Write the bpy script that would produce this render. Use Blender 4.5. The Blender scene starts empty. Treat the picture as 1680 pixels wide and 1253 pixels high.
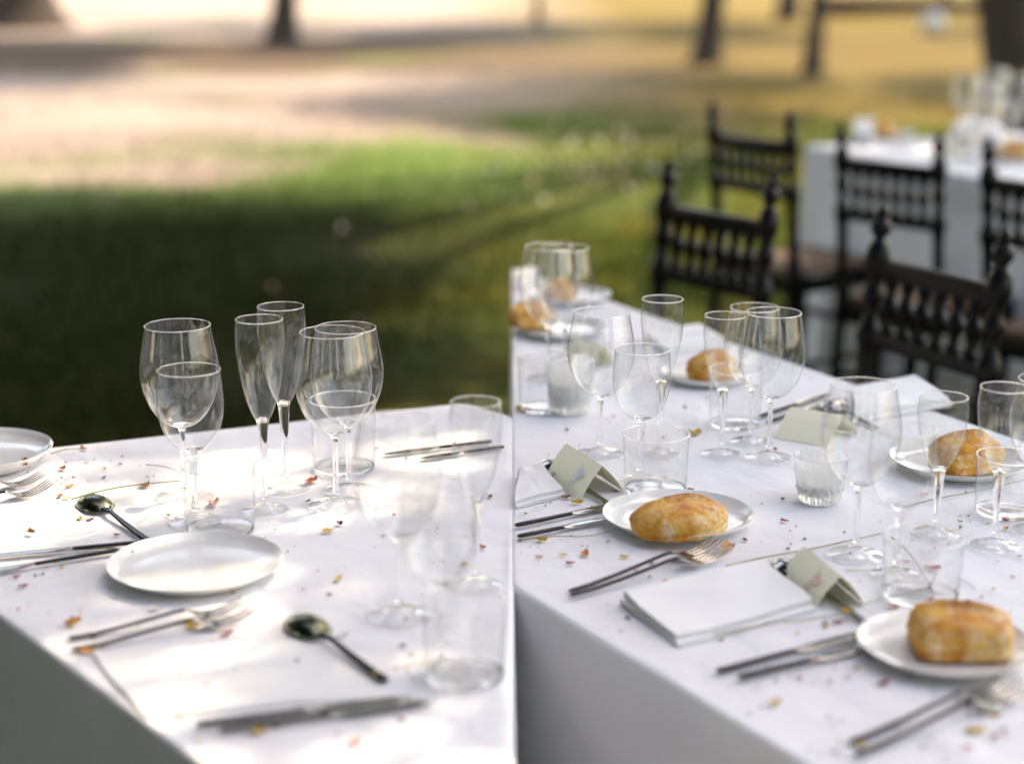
import bpy, bmesh, math, random
import numpy as np
from mathutils import Vector, Matrix

random.seed(7)
rng = np.random.default_rng(11)
scene = bpy.context.scene
COL = scene.collection
R = math.radians

# ------------------------------------------------------------------ camera
FPX = 2954.0                      # focal length in photo pixels (1680 wide)
PITCH = R(14.2)
CAMZ = 1.45
TZ = 0.75                         # table height
cam_d = bpy.data.cameras.new('camera')
cam = bpy.data.objects.new('camera', cam_d)
COL.objects.link(cam)
cam.location = (0, 0, CAMZ)
cam.rotation_euler = (R(90) - PITCH, 0, 0)
cam_d.sensor_fit = 'HORIZONTAL'
cam_d.sensor_width = 36
cam_d.lens = FPX / 1680 * 36
cam_d.clip_start = 0.05
cam_d.clip_end = 600
cam_d.dof.use_dof = True
cam_d.dof.focus_distance = 2.26
cam_d.dof.aperture_fstop = 1.95
scene.camera = cam

# ------------------------------------------------------------------ world, sun, exposure
SUN_EL, SUN_AZ = R(52), R(46)     # azimuth clockwise from +Y (towards +X)
HX, HY = math.sin(SUN_AZ), math.cos(SUN_AZ)
world = bpy.data.worlds.new('World')
scene.world = world
world.use_nodes = True
wn = world.node_tree.nodes
bg = wn['Background']
sky = wn.new('ShaderNodeTexSky')
sky.sky_type = 'NISHITA'
sky.sun_disc = False
sky.sun_elevation = SUN_EL
sky.sun_rotation = SUN_AZ
sky.air_density = 1.0
sky.dust_density = 1.5
sky.ozone_density = 1.0
world.node_tree.links.new(sky.outputs[0], bg.inputs[0])
bg.inputs[1].default_value = 0.15
sun_d = bpy.data.lights.new('sun', 'SUN')
sun_d.energy = 2.05
sun_d.angle = R(0.53)
sun_d.color = (1.0, 0.94, 0.85)
sun = bpy.data.objects.new('sun', sun_d)
COL.objects.link(sun)
Lv = Vector((HX * math.cos(SUN_EL), HY * math.cos(SUN_EL), math.sin(SUN_EL)))
sun.rotation_euler = Lv.to_track_quat('Z', 'Y').to_euler()
sun.location = Lv * 30
vs = scene.view_settings
vs.view_transform = 'Standard'
vs.look = 'None'
vs.exposure = 2.35
vs.use_white_balance = True
vs.white_balance_temperature = 8900
vs.white_balance_tint = 14
vs.gamma = 1
vs.use_curve_mapping = False
scene.render.engine = 'CYCLES'
cy = scene.cycles
cy.use_denoising = True
cy.max_bounces = 14
cy.transparent_max_bounces = 40
cy.transmission_bounces = 14
cy.glossy_bounces = 6
cy.diffuse_bounces = 4
cy.sample_clamp_indirect = 6.0
cy.blur_glossy = 0.3

# ------------------------------------------------------------------ pixel helpers
cp, sp = math.cos(PITCH), math.sin(PITCH)
def ray(px, py):
    a, b = (px - 840) / FPX, (626.5 - py) / FPX
    return Vector((a, cp + b * sp, -sp + b * cp))
def P(px, py, z=TZ):
    """point where the photo pixel meets the horizontal plane z"""
    d = ray(px, py)
    t = (z - CAMZ) / d.z
    return Vector((d.x * t, d.y * t, z))
def depth(v):
    return v.y * cp - (v.z - CAMZ) * sp
def z_at(x, y, py):
    """height above (x, y) that shows at photo row py"""
    b = (626.5 - py) / FPX
    # (dy, dz) along the ray of that row
    return CAMZ + y * (-sp + b * cp) / (cp + b * sp)
def ppm(v):
    return FPX / depth(v)

# ------------------------------------------------------------------ object helpers
def link(name, me, mat=None, parent=None, smooth=True):
    if mat is not None:
        for m in (mat if isinstance(mat, (list, tuple)) else [mat]):
            me.materials.append(m)
    if smooth:
        me.polygons.foreach_set('use_smooth', [True] * len(me.polygons))
        if len(me.polygons) < 60000: me.set_sharp_from_angle(angle=R(52))
    o = bpy.data.objects.new(name, me)
    COL.objects.link(o)
    if parent is not None:
        o.parent = parent
    return o
def tag(o, label, cat, group=None, kind=None):
    o['label'] = label
    if cat: o['category'] = cat
    if group: o['group'] = group
    if kind: o['kind'] = kind
    return o
def thing(name, label, cat, loc, rz=0, group=None):
    e = bpy.data.objects.new(name, None)
    e.empty_display_size = 0.02
    COL.objects.link(e)
    e.location = loc
    e.rotation_euler = (0, 0, rz)
    return tag(e, label, cat, group)
def mesh(verts, faces):
    me = bpy.data.meshes.new('m')
    me.from_pydata([tuple(v) for v in verts], [], faces)
    me.update()
    return me
def bm_mesh(bm):
    bmesh.ops.recalc_face_normals(bm, faces=bm.faces)
    me = bpy.data.meshes.new('m')
    bm.to_mesh(me)
    bm.free()
    return me
def lathe(profile, n=48, fn=None):
    """profile: list of (r, z); r == 0 collapses to a pole"""
    vs_, fs, rings = [], [], []
    for r, z in profile:
        if r < 1e-7:
            rings.append([len(vs_)]); vs_.append((0, 0, z))
        else:
            ring = []
            for k in range(n):
                a = 2 * math.pi * k / n
                rr = r * (fn(a, z) if fn else 1)
                ring.append(len(vs_)); vs_.append((rr * math.cos(a), rr * math.sin(a), z))
            rings.append(ring)
    for a, b in zip(rings, rings[1:]):
        if len(a) == 1 and len(b) == 1: continue
        for k in range(n):
            k2 = (k + 1) % n
            if len(a) == 1: fs.append((a[0], b[k2], b[k]))
            elif len(b) == 1: fs.append((a[k], a[k2], b[0]))
            else: fs.append((a[k], a[k2], b[k2], b[k]))
    bm = bmesh.new()
    bv = [bm.verts.new(v) for v in vs_]
    for f in fs:
        bm.faces.new([bv[i] for i in f])
    return bm_mesh(bm)
def spline(pts, n):
    """Catmull-Rom through 2-D or 3-D points, n samples per span"""
    pts = [np.array(p, float) for p in pts]
    pts = [2 * pts[0] - pts[1]] + pts + [2 * pts[-1] - pts[-2]]
    out = []
    for i in range(1, len(pts) - 2):
        p0, p1, p2, p3 = pts[i - 1:i + 3]
        for k in range(n):
            t = k / n
            out.append(0.5 * (2 * p1 + (p2 - p0) * t + (2 * p0 - 5 * p1 + 4 * p2 - p3) * t * t + (3 * p1 - p0 - 3 * p2 + p3) * t ** 3))
    out.append(pts[-2])
    return [tuple(float(c) for c in o) for o in out]
def tube_bm(bm, path, radii, n=10, cap=True):
    path = [Vector(p) for p in path]
    rings = []
    up = Vector((0.013, 0.021, 1))
    for i, p in enumerate(path):
        t = (path[min(i + 1, len(path) - 1)] - path[max(i - 1, 0)]).normalized()
        ref = up if abs(t.z) < 0.9 else Vector((1, 0.01, 0))
        u = t.cross(ref).normalized(); v = u.cross(t).normalized()
        r = radii[i] if isinstance(radii, (list, tuple)) else radii
        rings.append([bm.verts.new(p + (u * math.cos(2 * math.pi * k / n) + v * math.sin(2 * math.pi * k / n)) * r) for k in range(n)])
    for a, b in zip(rings, rings[1:]):
        for k in range(n):
            bm.faces.new((a[k], a[(k + 1) % n], b[(k + 1) % n], b[k]))
    if cap:
        bm.faces.new(rings[0]); bm.faces.new(rings[-1])
def tube(path, radii, n=10):
    bm = bmesh.new(); tube_bm(bm, path, radii, n)
    return bm_mesh(bm)
def strip(stations, sec=10):
    """bar along +X: stations (x, z, half width, thickness) with rounded section"""
    bm = bmesh.new(); rings = []
    for x, z, w, t in stations:
        ring = []
        for k in range(sec):
            a = 2 * math.pi * (k + .5) / sec
            c, s = math.cos(a), math.sin(a)
            yy = w * math.copysign(abs(c) ** 0.55, c)
            zz = z + t / 2 * math.copysign(abs(s) ** 0.7, s)
            ring.append(bm.verts.new((x, yy, zz)))
        rings.append(ring)
    for a, b in zip(rings, rings[1:]):
        for k in range(sec):
            bm.faces.new((a[k], a[(k + 1) % sec], b[(k + 1) % sec], b[k]))
    bm.faces.new(rings[0]); bm.faces.new(rings[-1])
    return bm
def boxm(cx, cy_, cz, sx, sy, sz, bev=0.0):
    bm = bmesh.new()
    bmesh.ops.create_cube(bm, size=1, matrix=Matrix.Translation((cx, cy_, cz)) @ Matrix.Diagonal((sx, sy, sz, 1)))
    if bev:
        bmesh.ops.bevel(bm, geom=bm.edges[:], offset=bev, segments=2, affect='EDGES', profile=.6)
    return bm_mesh(bm)
def vnoise(x, y, s=1.0, seed=0):
    """cheap smooth value made of sines, about -1..1"""
    x, y = x * s + seed * 1.7, y * s - seed * 2.3
    return (math.sin(x * 1.3 + math.sin(y * 1.7 + seed)) + math.sin(y * 1.1 + 1.9 * math.sin(x * 0.8 - seed)) + math.sin((x + y) * 0.9 + 2.1 * seed)) / 3

# ------------------------------------------------------------------ materials
def nodes(name):
    m = bpy.data.materials.new(name)
    m.use_nodes = True
    return m, m.node_tree.nodes, m.node_tree.links
def principled(name, col, rough=.5, metal=0, **kw):
    m, n, l = nodes(name)
    b = n['Principled BSDF']
    b.inputs['Base Color'].default_value = (*col, 1)
    b.inputs['Roughness'].default_value = rough
    b.inputs['Metallic'].default_value = metal
    for k, v in kw.items():
        b.inputs[k.replace('_', ' ')].default_value = v
    return m, n, l, b
def texco(n, kind='Object'):
    t = n.new('ShaderNodeTexCoord'); return t.outputs[kind]
def noise(n, l, vec, scale, detail=4, rough=.55, dist=0):
    t = n.new('ShaderNodeTexNoise')
    t.inputs['Scale'].default_value = scale; t.inputs['Detail'].default_value = detail
    t.inputs['Roughness'].default_value = rough; t.inputs['Distortion'].default_value = dist
    if vec is not None: l.new(vec, t.inputs['Vector'])
    return t.outputs['Fac']
def ramp(n, l, fac, stops):
    r = n.new('ShaderNodeValToRGB')
    while len(r.color_ramp.elements) < len(stops): r.color_ramp.elements.new(0.5)
    for e, (p, c) in zip(r.color_ramp.elements, stops):
        e.position = p; e.color = (*c, 1) if len(c) == 3 else c
    l.new(fac, r.inputs[0]); return r.outputs[0]
def mix(n, l, fac, a, b, mode='MIX'):
    m = n.new('ShaderNodeMix'); m.data_type = 'RGBA'; m.blend_type = mode
    for sock, v in ((m.inputs[0], fac), (m.inputs[6], a), (m.inputs[7], b)):
        if isinstance(v, (int, float)): sock.default_value = v
        elif isinstance(v, tuple): sock.default_value = (*v, 1)
        else: l.new(v, sock)
    return m.outputs[2]
def bump(n, l, height, strength, dist, bsdf, prev=None):
    b = n.new('ShaderNodeBump')
    b.inputs['Strength'].default_value = strength; b.inputs['Distance'].default_value = dist
    l.new(height, b.inputs['Height'])
    if prev is not None: l.new(prev, b.inputs['Normal'])
    if bsdf is not None: l.new(b.outputs[0], bsdf.inputs['Normal'])
    return b.outputs[0]
def wave(n, l, vec, scale, direction, dist=0):
    w = n.new('ShaderNodeTexWave'); w.bands_direction = direction
    w.inputs['Scale'].default_value = scale; w.inputs['Distortion'].default_value = dist
    l.new(vec, w.inputs['Vector']); return w.outputs['Fac']

def mat_cloth(name, col, wr=.0018):
    m, n, l, b = principled(name, col, .85, Sheen_Weight=.25, Sheen_Roughness=.4)
    g = n.new('ShaderNodeNewGeometry').outputs['Position']
    f1 = noise(n, l, g, 9, 3, .5, .6)
    f2 = noise(n, l, g, 1400, 2, .5)
    tone = ramp(n, l, noise(n, l, g, 4, 4), [(.3, tuple(c * .965 for c in col)), (.7, col)])
    l.new(tone, b.inputs['Base Color'])
    n1 = bump(n, l, f1, .55, wr * 6, None)
    if wr > .001:
        mp = n.new('ShaderNodeMapping'); mp.inputs['Rotation'].default_value = (0, 0, R(61)); l.new(g, mp.inputs[0])
        for d_, sc in (('X', .62), ('Y', .75)):
            cr = ramp(n, l, wave(n, l, mp.outputs[0], sc, d_, .25), [(.965, (0, 0, 0)), (1, (1, 1, 1))])
            n1 = bump(n, l, cr, .35, .004, None, n1)
        n1 = bump(n, l, noise(n, l, g, 3.2, 2, .5, 1.5), .5, .02, None, n1)
    bump(n, l, f2, .35, .0006, b, n1)
    return m
M = {}
M['cloth'] = mat_cloth('white tablecloth cotton', (.80, .79, .80))
M['napkin'] = mat_cloth('white napkin linen', (.83, .82, .80), .0008)

def mat_thin_glass():
    m, n, l = nodes('thin clear glass')
    n.remove(n['Principled BSDF'])
    out = n['Material Output']
    tr = n.new('ShaderNodeBsdfTransparent')
    gl = n.new('ShaderNodeBsdfGlossy'); gl.inputs['Roughness'].default_value = .01
    lw = n.new('ShaderNodeLayerWeight'); lw.inputs['Blend'].default_value = .5
    fr = n.new('ShaderNodeMath'); fr.operation = 'POWER'; l.new(lw.outputs['Facing'], fr.inputs[0]); fr.inputs[1].default_value = 4.5
    # longer way through the wall near the silhouette: more is taken up
    c = ramp(n, l, lw.outputs['Facing'], [(0, (.99, .992, .991)), (.70, (.97, .976, .973)), (.88, (.80, .81, .81)), (1, (.30, .31, .31))])
    l.new(c, tr.inputs['Color'])
    mu = n.new('ShaderNodeMath'); mu.operation = 'MULTIPLY_ADD'; mu.use_clamp = True; mu.inputs[2].default_value = .085
    l.new(fr.outputs[0], mu.inputs[0]); mu.inputs[1].default_value = .85
    # water spots and smears left from drying
    mx = n.new('ShaderNodeMixShader')
    l.new(mu.outputs[0], mx.inputs[0]); l.new(tr.outputs[0], mx.inputs[1]); l.new(gl.outputs[0], mx.inputs[2])
    df = n.new('ShaderNodeBsdfDiffuse'); df.inputs['Color'].default_value = (.8, .8, .8, 1)
    co = texco(n)
    sm = ramp(n, l, noise(n, l, co, 38, 5, .65, 1.5), [(.46, (0, 0, 0)), (.8, (.13, .13, .13))])
    mx2 = n.new('ShaderNodeMixShader')
    l.new(sm, mx2.inputs[0]); l.new(mx.outputs[0], mx2.inputs[1]); l.new(df.outputs[0], mx2.inputs[2])
    l.new(mx2.outputs[0], out.inputs['Surface'])
    return m
M['thin_glass'] = mat_thin_glass()
m_, n_, l_, b_ = principled('solid clear glass', (1, 1, 1), 0.0, Transmission_Weight=1.0, IOR=1.5)
M['glass'] = m_
def mat_frosted():
    m, n, l = nodes('pressed frosted glass')
    b = n['Principled BSDF']
    b.inputs['Base Color'].default_value = (.98, .98, .98, 1)
    b.inputs['Roughness'].default_value = .16
    b.inputs['Transmission Weight'].default_value = .8
    b.inputs['IOR'].default_value = 1.45
    ts = n.new('ShaderNodeBsdfTranslucent'); ts.inputs['Color'].default_value = (.88, .9, .89, 1)
    mx = n.new('ShaderNodeMixShader'); mx.inputs[0].default_value = .34
    l.new(b.outputs[0], mx.inputs[1]); l.new(ts.outputs[0], mx.inputs[2])
    l.new(mx.outputs[0], n['Material Output'].inputs['Surface'])
    return m
M['frosted'] = mat_frosted()
M['wax'] = principled('white candle wax', (.86, .85, .80), .45, Subsurface_Weight=.4, Subsurface_Radius=(.01, .008, .006))[0]
def mat_porcelain():
    m, n, l, b = principled('glazed white porcelain', (.78, .79, .76), .18, Coat_Weight=.5, Coat_Roughness=.08)
    f = noise(n, l, texco(n), 30, 4)
    l.new(ramp(n, l, f, [(.3, (.76, .745, .70)), (.7, (.82, .80, .76))]), b.inputs['Base Color'])
    bump(n, l, noise(n, l, texco(n), 14, 2), .12, .004, b)
    return m
M['porcelain'] = mat_porcelain()
def mat_steel(name, col, rough):
    m, n, l, b = principled(name, col, rough, 1)
    f = noise(n, l, texco(n), 60, 4)
    r = n.new('ShaderNodeMapRange'); r.inputs[3].default_value = rough * .7; r.inputs[4].default_value = rough * 1.7
    l.new(f, r.inputs[0]); l.new(r.outputs[0], b.inputs['Roughness'])
    return m
M['steel'] = mat_steel('polished cutlery steel', (.46, .45, .43), .13)
M['dark_steel'] = mat_steel('dark cutlery handle steel', (.03, .028, .03), .2)
def mat_bread():
    m, n, l, b = principled('golden bread crust', (.6, .3, .06), .7)
    co = texco(n)
    base = ramp(n, l, noise(n, l, co, 34, 5, .6, .15), [(.30, (.46, .135, .008)), (.45, (.66, .26, .018)), (.60, (.78, .40, .045)), (.75, (.84, .55, .13))])
    # flour dust: fine grains gathered in broad patches
    broad = ramp(n, l, noise(n, l, co, 24, 4, .6), [(.40, (0, 0, 0)), (.62, (1, 1, 1))])
    grain = ramp(n, l, noise(n, l, co, 130, 6, .75), [(.42, (0, 0, 0)), (.60, (.95, .95, .95))])
    c2 = mix(n, l, mix(n, l, 1.0, broad, grain, 'MULTIPLY'), base, (.82, .68, .47))
    # well-baked brown along the torn ridge and in blisters
    at = n.new('ShaderNodeAttribute'); at.attribute_name = 'baked'
    sp_ = ramp(n, l, noise(n, l, co, 70, 4, .7), [(.42, (0, 0, 0)), (.60, (1, 1, 1))])
    c3 = mix(n, l, mix(n, l, 1.0, at.outputs['Color'], sp_, 'MULTIPLY'), c2, (.30, .085, .008))
    l.new(c3, b.inputs['Base Color'])
    n1 = bump(n, l, noise(n, l, co, 75, 8, .7), .8, .004, None)
    bump(n, l, noise(n, l, co, 320, 4, .7), .5, .001, b, n1)
    return m
M['bread'] = mat_bread()
m_, n_, l_, b_ = principled('cream card stock', (.97, .94, .72), .75)
bump(n_, l_, noise(n_, l_, texco(n_), 700, 3), .25, .0004, b_)
ts_ = n_.new('ShaderNodeBsdfTranslucent'); ts_.inputs['Color'].default_value = (.92, .82, .50, 1)
mx_ = n_.new('ShaderNodeMixShader'); mx_.inputs[0].default_value = .06
l_.new(b_.outputs[0], mx_.inputs[1]); l_.new(ts_.outputs[0], mx_.inputs[2]); l_.new(mx_.outputs[0], n_['Material Output'].inputs['Surface'])
M['card'] = m_
M['ink'] = principled('brown print', (.22, .10, .05), .8)[0]
M['print_blue'] = principled('pale blue print', (.60, .68, .76), .8)[0]
M['print_pink'] = principled('pale pink print', (.86, .56, .54), .8)[0]
def mat_black_wood():
    m, n, l, b = principled('black lacquered wood', (.003, .003, .003), .36, Specular_IOR_Level=.16)
    f = noise(n, l, texco(n), 24, 5)
    l.new(ramp(n, l, f, [(.3, (.002, .002, .002)), (.75, (.006, .005, .005))]), b.inputs['Base Color'])
    bump(n, l, f, .15, .003, b)
    return m
M['chair'] = mat_black_wood()
def mat_seat():
    m, n, l, b = principled('brown woven seat', (.2, .1, .05), .7)
    co = texco(n)
    w = mix(n, l, .5, wave(n, l, co, 60, 'X'), wave(n, l, co, 60, 'Y'), 'MULTIPLY')
    l.new(ramp(n, l, w, [(.1, (.10, .05, .025)), (.7, (.27, .16, .09))]), b.inputs['Base Color'])
    bump(n, l, w, .5, .004, b)
    return m
M['seat'] = mat_seat()
def mat_bark():
    m, n, l, b = principled('dark oak bark', (.05, .035, .025), .9)
    co = texco(n)
    mp = n.new('ShaderNodeMapping'); mp.inputs['Scale'].default_value = (7, 7, 1.6); l.new(co, mp.inputs[0])
    f = noise(n, l, mp.outputs[0], 3, 8, .65, .7)
    l.new(ramp(n, l, f, [(.3, (.016, .011, .008)), (.7, (.085, .060, .042))]), b.inputs['Base Color'])
    bump(n, l, f, 1, .05, b)
    return m
M['bark'] = mat_bark()
def mat_leaf(name, c1, c2):
    m, n, l = nodes(name)
    b = n['Principled BSDF']
    g = n.new('ShaderNodeNewGeometry').outputs['Position']
    c = ramp(n, l, noise(n, l, g, 2.3, 6, .7), [(.35, c1), (.7, c2)])
    l.new(c, b.inputs['Base Color']); b.inputs['Roughness'].default_value = .5
    ts = n.new('ShaderNodeBsdfTranslucent'); l.new(c, ts.inputs['Color'])
    mx = n.new('ShaderNodeMixShader'); mx.inputs[0].default_value = .22
    l.new(b.outputs[0], mx.inputs[1]); l.new(ts.outputs[0], mx.inputs[2])
    l.new(mx.outputs[0], n['Material Output'].inputs['Surface'])
    return m
M['leaf'] = mat_leaf('oak leaves', (.028, .050, .010), (.075, .105, .022))
M['added_dark_leaf'] = mat_leaf('darkened leaves of added trees', (.010, .020, .006), (.030, .044, .012))  # leaves darkened so the added trees bounce less light
M['stalk'] = mat_leaf('dry grass stalk', (.20, .20, .05), (.42, .36, .12))
M['green_stalk'] = mat_leaf('green grass stalk', (.16, .22, .03), (.40, .40, .06))

def lawn_colour(n, l, vec, bright=1.0):
    """dry straw and sandy earth with green grass growing in patches"""
    s = n.new('ShaderNodeSeparateXYZ'); l.new(vec, s.inputs[0])
    big = noise(n, l, vec, .33, 5, .6, .5)
    mid = noise(n, l, vec, 1.3, 6, .65)
    fine = noise(n, l, vec, 34, 5, .7)
    k = lambda t: tuple(c * bright for c in t)
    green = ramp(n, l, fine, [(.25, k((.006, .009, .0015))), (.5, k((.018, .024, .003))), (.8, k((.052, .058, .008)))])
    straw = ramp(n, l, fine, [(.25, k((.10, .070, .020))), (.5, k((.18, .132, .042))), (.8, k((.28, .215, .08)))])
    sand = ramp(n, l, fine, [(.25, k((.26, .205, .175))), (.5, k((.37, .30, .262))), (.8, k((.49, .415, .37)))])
    # pale earth on the -X side, straw on the +X side
    mx = n.new('ShaderNodeMapRange'); mx.inputs[1].default_value = -1.6; mx.inputs[2].default_value = 2.0
    l.new(s.outputs[0], mx.inputs[0])
    dry = mix(n, l, mx.outputs[0], sand, straw)
    # tree shade on the far ground, painted as a darker brown band
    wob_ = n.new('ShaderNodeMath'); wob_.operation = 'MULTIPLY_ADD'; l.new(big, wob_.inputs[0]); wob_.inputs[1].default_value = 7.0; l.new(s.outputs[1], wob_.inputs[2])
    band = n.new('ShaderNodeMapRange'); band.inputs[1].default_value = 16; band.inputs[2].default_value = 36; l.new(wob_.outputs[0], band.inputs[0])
    shade_mask = ramp(n, l, band.outputs[0], [(.27, (0, 0, 0)), (.34, (.85, .85, .85)), (.56, (.85, .85, .85)), (.64, (0, 0, 0))])
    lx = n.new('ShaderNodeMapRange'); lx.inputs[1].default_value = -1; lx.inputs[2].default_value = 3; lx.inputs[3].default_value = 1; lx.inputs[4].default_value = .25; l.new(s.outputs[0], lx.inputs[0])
    lm_ = n.new('ShaderNodeMath'); lm_.operation = 'MULTIPLY'; l.new(shade_mask, lm_.inputs[0]); l.new(lx.outputs[0], lm_.inputs[1])
    shade_brown = ramp(n, l, mid, [(.3, k((.055, .034, .018))), (.55, k((.10, .062, .034))), (.75, k((.17, .11, .062)))])
    dry = mix(n, l, lm_.outputs[0], dry, shade_brown)
    # near lawn grassy, further off worn and dry; sunlit grass there painted paler
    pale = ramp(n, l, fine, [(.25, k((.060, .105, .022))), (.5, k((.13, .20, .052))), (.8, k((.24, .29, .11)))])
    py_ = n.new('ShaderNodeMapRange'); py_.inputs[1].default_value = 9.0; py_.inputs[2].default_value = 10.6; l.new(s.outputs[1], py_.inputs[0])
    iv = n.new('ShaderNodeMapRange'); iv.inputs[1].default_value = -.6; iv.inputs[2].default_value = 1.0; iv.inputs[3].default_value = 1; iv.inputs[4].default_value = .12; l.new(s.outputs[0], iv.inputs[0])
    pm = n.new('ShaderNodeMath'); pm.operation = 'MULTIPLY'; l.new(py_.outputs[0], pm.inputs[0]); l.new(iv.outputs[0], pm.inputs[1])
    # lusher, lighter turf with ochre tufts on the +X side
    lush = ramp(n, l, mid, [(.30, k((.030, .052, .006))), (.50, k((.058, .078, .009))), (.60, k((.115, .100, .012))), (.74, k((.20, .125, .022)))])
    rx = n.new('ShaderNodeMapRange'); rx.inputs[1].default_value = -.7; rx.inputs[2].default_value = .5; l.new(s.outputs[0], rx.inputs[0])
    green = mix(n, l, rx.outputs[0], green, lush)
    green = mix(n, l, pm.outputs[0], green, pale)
    # (the grass reaches further back on the +X side)
    sh = n.new('ShaderNodeMapRange'); sh.inputs[1].default_value = -2.4; sh.inputs[2].default_value = .2
    sh.inputs[3].default_value = 0; sh.inputs[4].default_value = 4.2
    l.new(s.outputs[0], sh.inputs[0])
    sb = n.new('ShaderNodeMath'); sb.operation = 'SUBTRACT'; l.new(s.outputs[1], sb.inputs[0]); l.new(sh.outputs[0], sb.inputs[1])
    my = n.new('ShaderNodeMapRange'); my.inputs[1].default_value = 7.2; my.inputs[2].default_value = 12.0
    my.inputs[3].default_value = .26; my.inputs[4].default_value = -.10
    l.new(sb.outputs[0], my.inputs[0])
    a = n.new('ShaderNodeMath'); a.operation = 'MULTIPLY_ADD'; l.new(mid, a.inputs[0]); a.inputs[1].default_value = .45
    l.new(big, a.inputs[2])
    a2 = n.new('ShaderNodeMath'); a2.operation = 'ADD'; l.new(a.outputs[0], a2.inputs[0]); l.new(my.outputs[0], a2.inputs[1])
    f = ramp(n, l, a2.outputs[0], [(.70, (0, 0, 0)), (.84, (1, 1, 1))])
    return mix(n, l, f, dry, green), fine
def mat_ground():
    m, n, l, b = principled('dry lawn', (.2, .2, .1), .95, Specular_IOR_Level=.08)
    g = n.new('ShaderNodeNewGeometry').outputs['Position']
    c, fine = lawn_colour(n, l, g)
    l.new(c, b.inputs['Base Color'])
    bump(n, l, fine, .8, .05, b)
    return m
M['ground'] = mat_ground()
def mat_blades():
    m, n, l = nodes('grass blades')
    b = n['Principled BSDF']; b.inputs['Roughness'].default_value = .7; b.inputs['Specular IOR Level'].default_value = .12
    g = n.new('ShaderNodeNewGeometry').outputs['Position']
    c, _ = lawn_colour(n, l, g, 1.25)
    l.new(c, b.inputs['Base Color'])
    ts = n.new('ShaderNodeBsdfTranslucent'); l.new(c, ts.inputs['Color'])
    mx = n.new('ShaderNodeMixShader'); mx.inputs[0].default_value = .25
    l.new(b.outputs[0], mx.inputs[1]); l.new(ts.outputs[0], mx.inputs[2])
    l.new(mx.outputs[0], n['Material Output'].inputs['Surface'])
    return m
M['blades'] = mat_blades()
def mat_petal(name, col, col2):
    m, n, l, b = principled(name, col, .7)
    l.new(ramp(n, l, noise(n, l, texco(n), 180, 3), [(.35, col), (.65, col2)]), b.inputs['Base Color'])
    return m
PET = {'orange': mat_petal('orange petal', (.62, .20, .03), (.70, .36, .06)),
       'yellow': mat_petal('yellow petal', (.68, .42, .05), (.50, .32, .04)),
       'brown': mat_petal('brown petal', (.16, .05, .02), (.30, .12, .03)),
       'rust': mat_petal('rust red petal', (.30, .06, .02), (.48, .13, .03)),
       'red': mat_petal('dark red petal', (.30, .02, .03), (.42, .06, .05)),
       'pink': mat_petal('pink petal', (.62, .28, .22), (.70, .40, .32)),
       'purple': mat_petal('purple petal', (.12, .01, .06), (.22, .03, .10)),
       'green': mat_petal('green leaf bit', (.16, .24, .03), (.28, .34, .06)),
       'pale': mat_petal('pale petal', (.66, .54, .48), (.74, .66, .58))}

# ------------------------------------------------------------------ ground
def make_ground():
    bm = bmesh.new()
    xs = [-160, -60, -25] + [-12 + .5 * i for i in range(49)] + [25, 60, 160]
    ys = [-60, -20, -6] + [.5 * i for i in range(0, 61)] + [40, 60, 120, 300]
    def h(x, y):
        if abs(x) > 20 or y > 35 or y < 0: return 0
        return .012 * vnoise(x, y, 1.1, 3) - .008
    vv = [[bm.verts.new((x, y, h(x, y))) for x in xs] for y in ys]
    for j in range(len(ys) - 1):
        for i in range(len(xs) - 1):
            bm.faces.new((vv[j][i], vv[j][i + 1], vv[j + 1][i + 1], vv[j + 1][i]))
    o = link('ground', bm_mesh(bm), M['ground'])
    o['kind'] = 'structure'; o['label'] = 'dry park lawn of straw, sandy earth and green grass'
make_ground()
def scatter_blades():
    N = 70000
    y = 4.0 + 13.0 * rng.random(N) ** 1.2
    x = (rng.random(N) - .5) * 2 * (.34 * y + .4)
    keep = np.array([vnoise(a, b, 1.6, 5) + .9 * rng.random() > .25 for a, b in zip(x, y)])
    x, y = x[keep], y[keep]; n = len(x)
    hgt = .025 + .05 * rng.random(n); w = .003 + .004 * rng.random(n)
    a = rng.random(n) * 2 * np.pi; lean = (rng.random((n, 2)) - .5) * .07
    V = np.zeros((n, 3, 3))
    V[:, 0] = np.stack([x - np.cos(a) * w, y - np.sin(a) * w, np.full(n, -.012)], 1)
    V[:, 1] = np.stack([x + np.cos(a) * w, y + np.sin(a) * w, np.full(n, -.012)], 1)
    V[:, 2] = np.stack([x + lean[:, 0], y + lean[:, 1], hgt], 1)
    me = bpy.data.meshes.new('blades')
    me.vertices.add(n * 3); me.loops.add(n * 3); me.polygons.add(n)
    me.vertices.foreach_set('co', V.reshape(-1))
    me.loops.foreach_set('vertex_index', np.arange(n * 3))
    me.polygons.foreach_set('loop_start', np.arange(0, n * 3, 3))
    me.update(); me.validate()
    o = link('grass', me, M['blades'], smooth=False)
    tag(o, 'short grass growing over the lawn behind the tables', 'grass', kind='stuff')
scatter_blades()

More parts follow.
